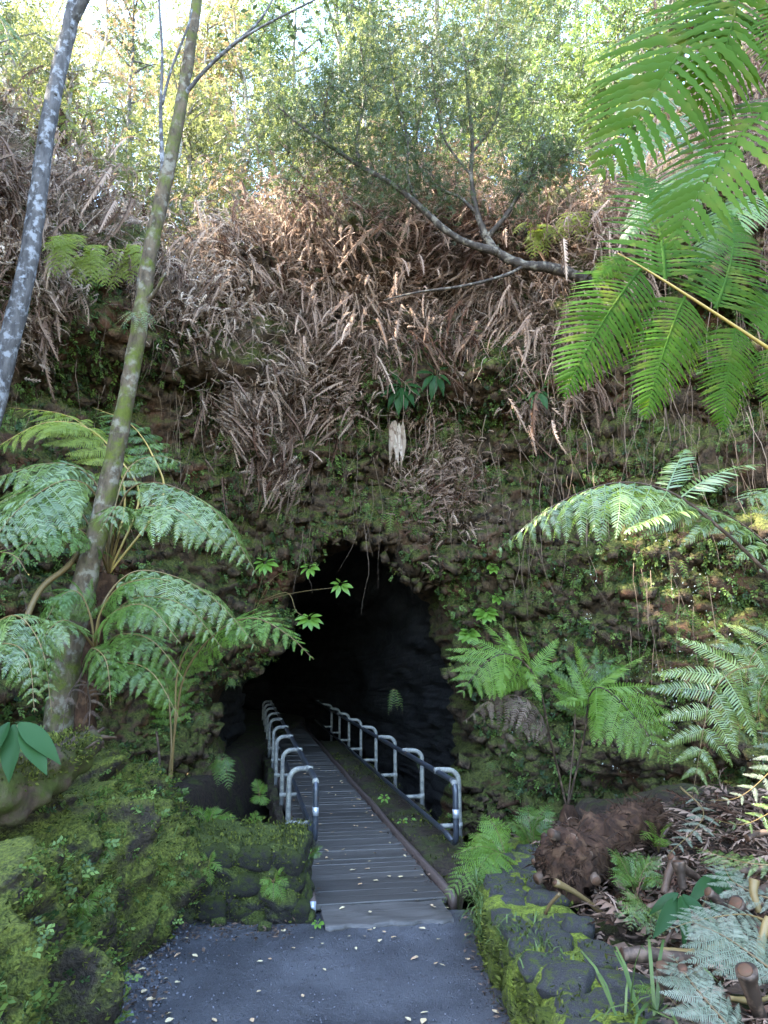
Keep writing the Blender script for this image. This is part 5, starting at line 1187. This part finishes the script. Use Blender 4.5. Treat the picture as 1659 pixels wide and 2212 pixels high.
# moss fuzz on bank, parapet, wall and verge; grass; litter
def fuzz(loc, N, n, size, mk, name, label, protos, cat, pw=1.3, up=.5):
    D = N + NR.normal(size=(n, 3)) * .6; D[:, 2] += up - .5; mb = MB(); scatter(mb, protos, loc, D, rnd_dirs(n), NR.uniform(.5, 1.4, n) * size, NR.random(n) ** pw)
    return kind(mb.obj(name, M[mk]), 'stuff', label, cat)
bi = NR.integers(0, ny - 1, 24000); bj = NR.integers(0, nt - 1, 24000); bl_ = BNK[bi, bj] + NR.normal(size=(24000, 3)) * .02
fuzz(bl_, np.tile(dirn, (24000, 1)), 24000, .03, 'mosstuft', 'bank_moss', 'soft green moss carpet on the left bank', [LEAF4, LEAF_S], 'moss')
lg = C_LOG[NR.integers(0, 52, 5200)]; ld = NR.normal(size=(5200, 3)); ld[:, 2] = np.abs(ld[:, 2]) + .2; ld /= np.linalg.norm(ld, axis=1)[:, None]
fuzz(lg + ld * NR.uniform(.13, .19, 5200)[:, None], ld, 5200, .03, 'mosstuft', 'log_moss', 'shaggy moss on the fallen log', [LEAF4, LEAF_S], 'moss')
bi = NR.integers(0, ny - 1, 1500); bj = NR.integers(0, nt - 1, 1500)
fuzz(BNK[bi, bj], np.tile(dirn, (1500, 1)), 1500, .075, 'mossfern', 'bank_plants', 'tiny creeping plants in the moss of the bank', [sprig(7, .42, 80 + k, .3) for k in range(3)], 'ground cover')
n = 3500; x = NR.uniform(-1.85, -.70, n); zt = NR.random(n); fr_ = NR.random(n) < .55
loc = np.stack([x, np.where(fr_, 6.60, NR.uniform(6.6, 7.5, n)), np.where(fr_, .02 + .56 * zt, .60)], 1) + NR.normal(size=(n, 3)) * .02; N = np.where(fr_[:, None], [0, -1, .3], [0, 0, 1.0]) + 0.0
fuzz(loc, N, n, .032, 'mosstuft', 'parapet_moss', 'moss tufts on the left parapet', [LEAF4, LEAF_S], 'moss')
n = 3600; y = NR.uniform(2.6, 7.3, n); zf = NR.random(n); fr_ = NR.random(n) < .5; xx = np.array([wx(v) for v in y])
loc = np.stack([xx + np.where(fr_, -.05, NR.uniform(0, .6, n)), y, np.where(fr_, .4 * zf, .42)], 1) + NR.normal(size=(n, 3)) * .012; N = np.where(fr_[:, None], [-1, 0, .3], [0, 0, 1.0]) + 0.0
keep = fr_ | (fbm(loc * 4, 3, 111) > .1); loc = loc[keep]; N = N[keep]; n = len(loc)
fuzz(loc, N, n, .030, 'mosstuft', 'wall_moss', 'yellow-green moss tufts on the right stone wall', [LEAF4, LEAF_S], 'moss')
n = 1800; loc = np.array([tuple(bp(R.uniform(.4, 11), R.uniform(.68, 1.36), .075)) for _ in range(n)]); keep = fbm(loc * 2.5, 3, 141) > -.1; loc = loc[keep]; n = len(loc)
fuzz(loc, np.tile([0, 0, 1.0], (n, 1)), n, .04, 'mosstuft', 'verge_moss', 'moss tufts on the verge beside the footbridge', [LEAF4, LEAF_S], 'moss')
n = 1700; loc = []
for _ in range(n):
    x = R.uniform(-3.6, -1.0); y = R.uniform(7.3, 9.8); loc.append((x, y, float(ground_z(x, y)) + .03))
fuzz(np.array(loc), np.tile([0, -.4, .8], (n, 1)), n, .14, 'mossfern', 'undergrowth', 'low undergrowth behind the parapet under the ferns', [sprig(8, .42, 90 + k, .3) for k in range(4)], 'ground cover', 1.6)
def litter_mesh(fn, n, size, name, label):
    loc = np.array([fn() for _ in range(n)]); N = np.tile([0, 0, 1.0], (n, 1)) + NR.normal(size=(n, 3)) * .35; D = NR.normal(size=(n, 3)); D[:, 2] *= .2
    mb = MB(); scatter(mb, [LEAF4, LEAF_S], loc, D, N, NR.uniform(.5, 1.4, n) * size, NR.random(n) ** 1.5); return kind(mb.obj(name, M['litter']), 'stuff', label, 'leaf litter')
def lp1():
    y = R.uniform(3.2, 6.9); x = -1.80 - .10 * (y - 4.9) + abs(R.gauss(0, .22)); return (x, y, .012 + R.uniform(0, .015))
litter_mesh(lp1, 900, .05, 'leaf_litter', 'dark leaf litter along the left edge of the path')
def lp2():
    y = R.uniform(3.5, 7.2); return (wx(y) - .03 - abs(R.gauss(0, .06)), y, .012 + R.uniform(0, .015))
litter_mesh(lp2, 350, .04, 'leaf_litter', 'leaf litter along the foot of the right wall')
def lp3():
    p = bp(R.uniform(.4, 9), R.choice((R.gauss(.56, .04), R.uniform(.68, 1.3), R.gauss(-.55, .03))), .085); return tuple(p)
litter_mesh(lp3, 600, .04, 'leaf_litter', 'leaf litter along the kerbs and verge of the footbridge')
def lp4():
    x = R.uniform(1.35, 4.2); y = R.uniform(3.2, 8.8); return (x, y, float(ground_z(x, y)) + .05 + R.uniform(0, .12))
litter_mesh(lp4, 3500, .10, 'leaf_litter', 'dark dead leaves covering the debris behind the right wall')
def lp6():
    x = R.uniform(-3.6, -1.0); y = R.uniform(7.3, 9.6); return (x, y, float(ground_z(x, y)) + .04 + R.uniform(0, .06))
litter_mesh(lp6, 1500, .07, 'leaf_litter', 'dead leaves on the ground behind the parapet')
def lp5():
    x = R.uniform(-1.9, -.7); y = R.uniform(6.2, 6.6); return (x, y, .015 + R.uniform(0, .02))
litter_mesh(lp5, 260, .045, 'leaf_litter', 'leaf litter at the foot of the left parapet')
PEB = ([(-.5, -.4, -.2), (.5, -.5, -.2), (.6, .4, -.2), (-.4, .5, -.2), (-.3, -.25, .35), (.35, -.3, .3), (.3, .3, .4), (-.25, .3, .3)], [(4, 5, 6, 7), (0, 1, 5, 4), (1, 2, 6, 5), (2, 3, 7, 6), (3, 0, 4, 7)], [])
def gravel(fn, n, size, name, label):
    loc = np.array([fn() for _ in range(n)]); loc[:, 2] = .008; D = NR.normal(size=(n, 3)); D[:, 2] *= .15; N = np.tile([0, 0, 1.0], (n, 1)) + NR.normal(size=(n, 3)) * .2
    mb = MB(); scatter(mb, [PEB], loc, D, N, NR.uniform(.4, 1.5, n) * size, NR.random(n)); return kind(mb.obj(name, M['gravel']), 'stuff', label, 'gravel')
gravel(lp1, 1600, .016, 'gravel', 'dark gravel along the left edge of the path')
gravel(lambda: (R.uniform(-1.8, .8), R.uniform(3.6, 6.6), 0), 1500, .009, 'gravel', 'fine grit scattered over the asphalt path')
def grass(loc, n, lo, hi, name, label):
    mb = MB()
    for k in range(n):
        p = np.array(loc()); d = NR.normal(size=3) * [.5, .5, .2] + [0, -.1, .6]; L = R.uniform(lo, hi); d = d / np.linalg.norm(d) * L; w = np.cross(d, [0, 0, 1.0]); w = w / (np.linalg.norm(w) + 1e-6) * .003 * (1 + L * 4)
        q1 = p + d * .5; q2 = p + d * .9 + [0, 0, -L * .2]; q3 = p + d * 1.2 + [0, 0, -L * .55]
        mb.add([p - w, p + w, q1 - w, q1 + w, q2 - w * .7, q2 + w * .7, q3], [(0, 1, 3, 2), (2, 3, 5, 4)], [(4, 5, 6)], R.random())
    return kind(mb.obj(name, M['grass']), 'stuff', label, 'grass')
def gp1(): y = R.uniform(5.8, 7.2); return (wx(y) - .06, y, R.uniform(.02, .36))
grass(gp1, 240, .08, .2, 'grass', 'pale grass hanging on the end of the right wall')
def gp2(): y = R.uniform(4.6, 5.4); return (wx(y) + R.uniform(-.04, .25), y, R.uniform(.34, .42))
grass(gp2, 160, .06, .16, 'grass', 'fine grass between the stones of the right wall')
def gp3(): return tuple(P(R.uniform(1330, 1440), R.uniform(2150, 2240), 4.0)[:2]) + (.42,)
grass(gp3, 20, .2, .5, 'grass', 'long grass blades at the bottom right')
def gp4(): q = BNK[R.randint(0, ny - 1), R.randint(0, nt // 2)]; return tuple(q)
grass(gp4, 220, .05, .14, 'grass', 'thin grass on the left bank')
def gp5(): p = bp(R.uniform(.2, 1.6), -.70 + R.gauss(0, .05), .03); return tuple(p)
grass(gp5, 70, .06, .16, 'grass', 'thin grass along the left kerb')

# ------------------------------------------------------------------ debris stalks behind the right wall
STK = [((1030, 1165), (1370, 1195), 4.35, .045, 'thick dark stalk with a torn orange end lying on the wall'), ((1180, 1150), (1480, 1110), 4.6, .022, 'pale split stalk lying above the thick dark stalk'), ((740, 850), (950, 1010), 5.5, .022, 'light brown split stalk leaning below the cut trunk'), ((700, 980), (760, 900), 5.5, .016, 'short light stalk on the wall below the cut trunk'),
       ((1240, 740), (1430, 890), 5.6, .03, 'dark stalk sloping down right of the cut trunk'), ((1210, 900), (1250, 750), 5.5, .028, 'upright dark stalk right of the cut trunk'), ((1270, 760), (1290, 880), 5.4, .04, 'stubby cut stalk with red-brown cut end'), ((1400, 890), (1640, 1060), 5.0, .032, 'long brown stalk crossing the debris'), ((1390, 1080), (1560, 960), 4.9, .028, 'dark stalk crossing under the long brown one'), ((1480, 800), (1659, 790), 5.8, .03, 'dark stalk at the back of the debris'),
       ((1570, 660), (1680, 640), 6.2, .035, 'thick dark stalk at the far right of the debris'), ((1520, 940), (1640, 1100), 4.7, .045, 'thick brown stalk at the right edge'), ((1365, 1120), (1370, 1260), 4.2, .03, 'broken upright brown stalk'), ((1290, 1220), (1300, 1400), 3.9, .026, 'black upright stalk at the bottom right'), ((1200, 1210), (1250, 1400), 4.0, .035, 'shredded brown stalk next to the black upright one'),
       ((1560, 1230), (1640, 1460), 3.8, .04, 'thick dark stalk at the bottom right corner'), ((1620, 1170), (1660, 1000), 4.4, .024, 'light brown upright stalk near the right edge'), ((1500, 740), (1420, 780), 6.0, .02, 'thin dark stalk behind the broad leaves'), ((1100, 980), (1250, 890), 5.2, .02, 'thin dark stalk left of the broad leaves'), ((1600, 840), (1620, 980), 5.0, .025, 'orange-brown split stalk near the right edge'),
       ((1320, 860), (1560, 820), 5.6, .018, 'thin purple-grey stalk lying flat in the debris'), ((1660, 880), (1480, 900), 5.2, .03, 'dark stalk half buried right of the broad leaves'), ((1180, 700), (1230, 610), 7.2, .016, 'thin curved stalk at the end of the cut trunk'), ((1490, 1350), (1700, 1330), 4.0, .016, 'thin pale stalk near the bottom right corner')]
for k, (a, c, Yd, r, lb) in enumerate(STK):
    A = P(829.5 + a[0] / 2, 1481 + a[1] / 2, Yd); B = P(829.5 + c[0] / 2, 1481 + c[1] / 2, Yd + R.uniform(-.15, .15))
    A.z = max(A.z, float(ground_z(A.x, A.y)) + r + .04); B.z = max(B.z, float(ground_z(B.x, B.y)) + r + .04)
    md = A.lerp(B, .5) + Vector((R.uniform(-.02, .02), 0, R.uniform(-.03, .03))); t = thing('cut_stalk', A, lb, 'stalk', 'cut fern stalks in the debris')
    mb = MB(); tube(mb, catmull([(0, 0, 0), md - A, B - A], 14), np.linspace(r, r * .75, 14) * 1.0, 12, rough=.38, seed=k); mb.obj('stalk', M['stem'] if 'light' in lb or 'pale' in lb or 'orange-brown' in lb else M['stemdark'], t, True)
    d = (A - B).normalized(); mb = MB(); tube(mb, [d * .001, d * .006], [r * .9, r * .82], 10); mb.obj('cut_face', M['cutface'], t)
n = 900; loc = np.array([lp4() for _ in range(n)]); D = NR.normal(size=(n, 3)); D[:, 2] *= .25; N = np.tile([0, 0, 1.0], (n, 1)) + NR.normal(size=(n, 3)) * .5
mb = MB(); scatter(mb, deadp, loc, D, N, NR.uniform(.2, .55, n), NR.random(n) ** 1.5 * .8); kind(mb.obj('fern_debris', M['thicket']), 'stuff', 'broken dry fern bits strewn over the debris heap', 'debris')
mb = MB()
for _ in range(320):
    p = np.array(lp4()); a = R.uniform(0, 6.283); L = R.uniform(.15, .6); d = np.array([math.cos(a), math.sin(a), R.uniform(-.1, .25)]) * L; r = R.uniform(.004, .012)
    tube(mb, [p, p + d * .5 + NR.normal(size=3) * .02, p + d], [r, r, r * .6], 5, True, tint=R.random())
kind(mb.obj('stick_debris', M['litterstick']), 'stuff', 'small sticks and stem scraps among the debris', 'debris')
# dark stems behind the parapet and left petioles
for k, (p, r, lb, mk) in enumerate([([(50, 1350, 6.9), (90, 1270, 7.1), (150, 1220, 7.3), (185, 1165, 7.6)], .028, 'curved brown fern stalk crossing left of the mossy trunk', 'stem'), ([(300, 1790, 7.2), (290, 1760, 7.3), (280, 1740, 7.4)], .02, 'short tan stick leaning on the parapet top', 'stem'), ([(345, 1760, 8.2), (345, 1650, 8.3), (338, 1580, 8.4)], .014, 'thin dark stem next to the slender fern stalk', 'stemdark')]):
    pp_ = pts(*p); mb = MB(); tube(mb, catmull([np.array(q - pp_[0]) for q in pp_], 20), r, 8, rough=.1); o = mb.obj('stalk', M[mk], None, True); o.location = pp_[0]; tag(o, lb, 'stalk')

# ------------------------------------------------------------------ fallen leaves, one by one
fm = []
for k in range(6):
    fm.append(leaf_mesh('fallen_leaf', M['fallen'], 5, R.uniform(.22, .34), R.uniform(-.2, .25), .2, .03, k))
def drop(p, s, lb, gr):
    o = link('fallen_leaf', R.choice(fm)); o.location = p; o.scale = (s, s, s); o.rotation_euler = (R.uniform(-.25, .25), R.uniform(-.25, .25), R.uniform(0, 6.28)); tag(o, lb, 'leaf', gr)
for k in range(85):
    y = R.uniform(3.6, 6.5); x = R.uniform(-1.7 - .1 * (y - 4.9), .72) if R.random() < .75 else -1.65 - .1 * (y - 4.9) + abs(R.gauss(0, .2)); drop((x, y, .018), R.uniform(.03, .065), 'small pale fallen leaf on the asphalt path', 'fallen leaves on the path')
for k in range(95):
    s = R.uniform(.1, 9.5) ** 1.0; l = R.uniform(-.5, .5) if R.random() < .65 else .52 - abs(R.gauss(0, .08)); drop(bp(s, l, .084 if s > .4 else .07), R.uniform(.03, .065), 'small pale fallen leaf on the footbridge planks', 'fallen leaves on the footbridge')
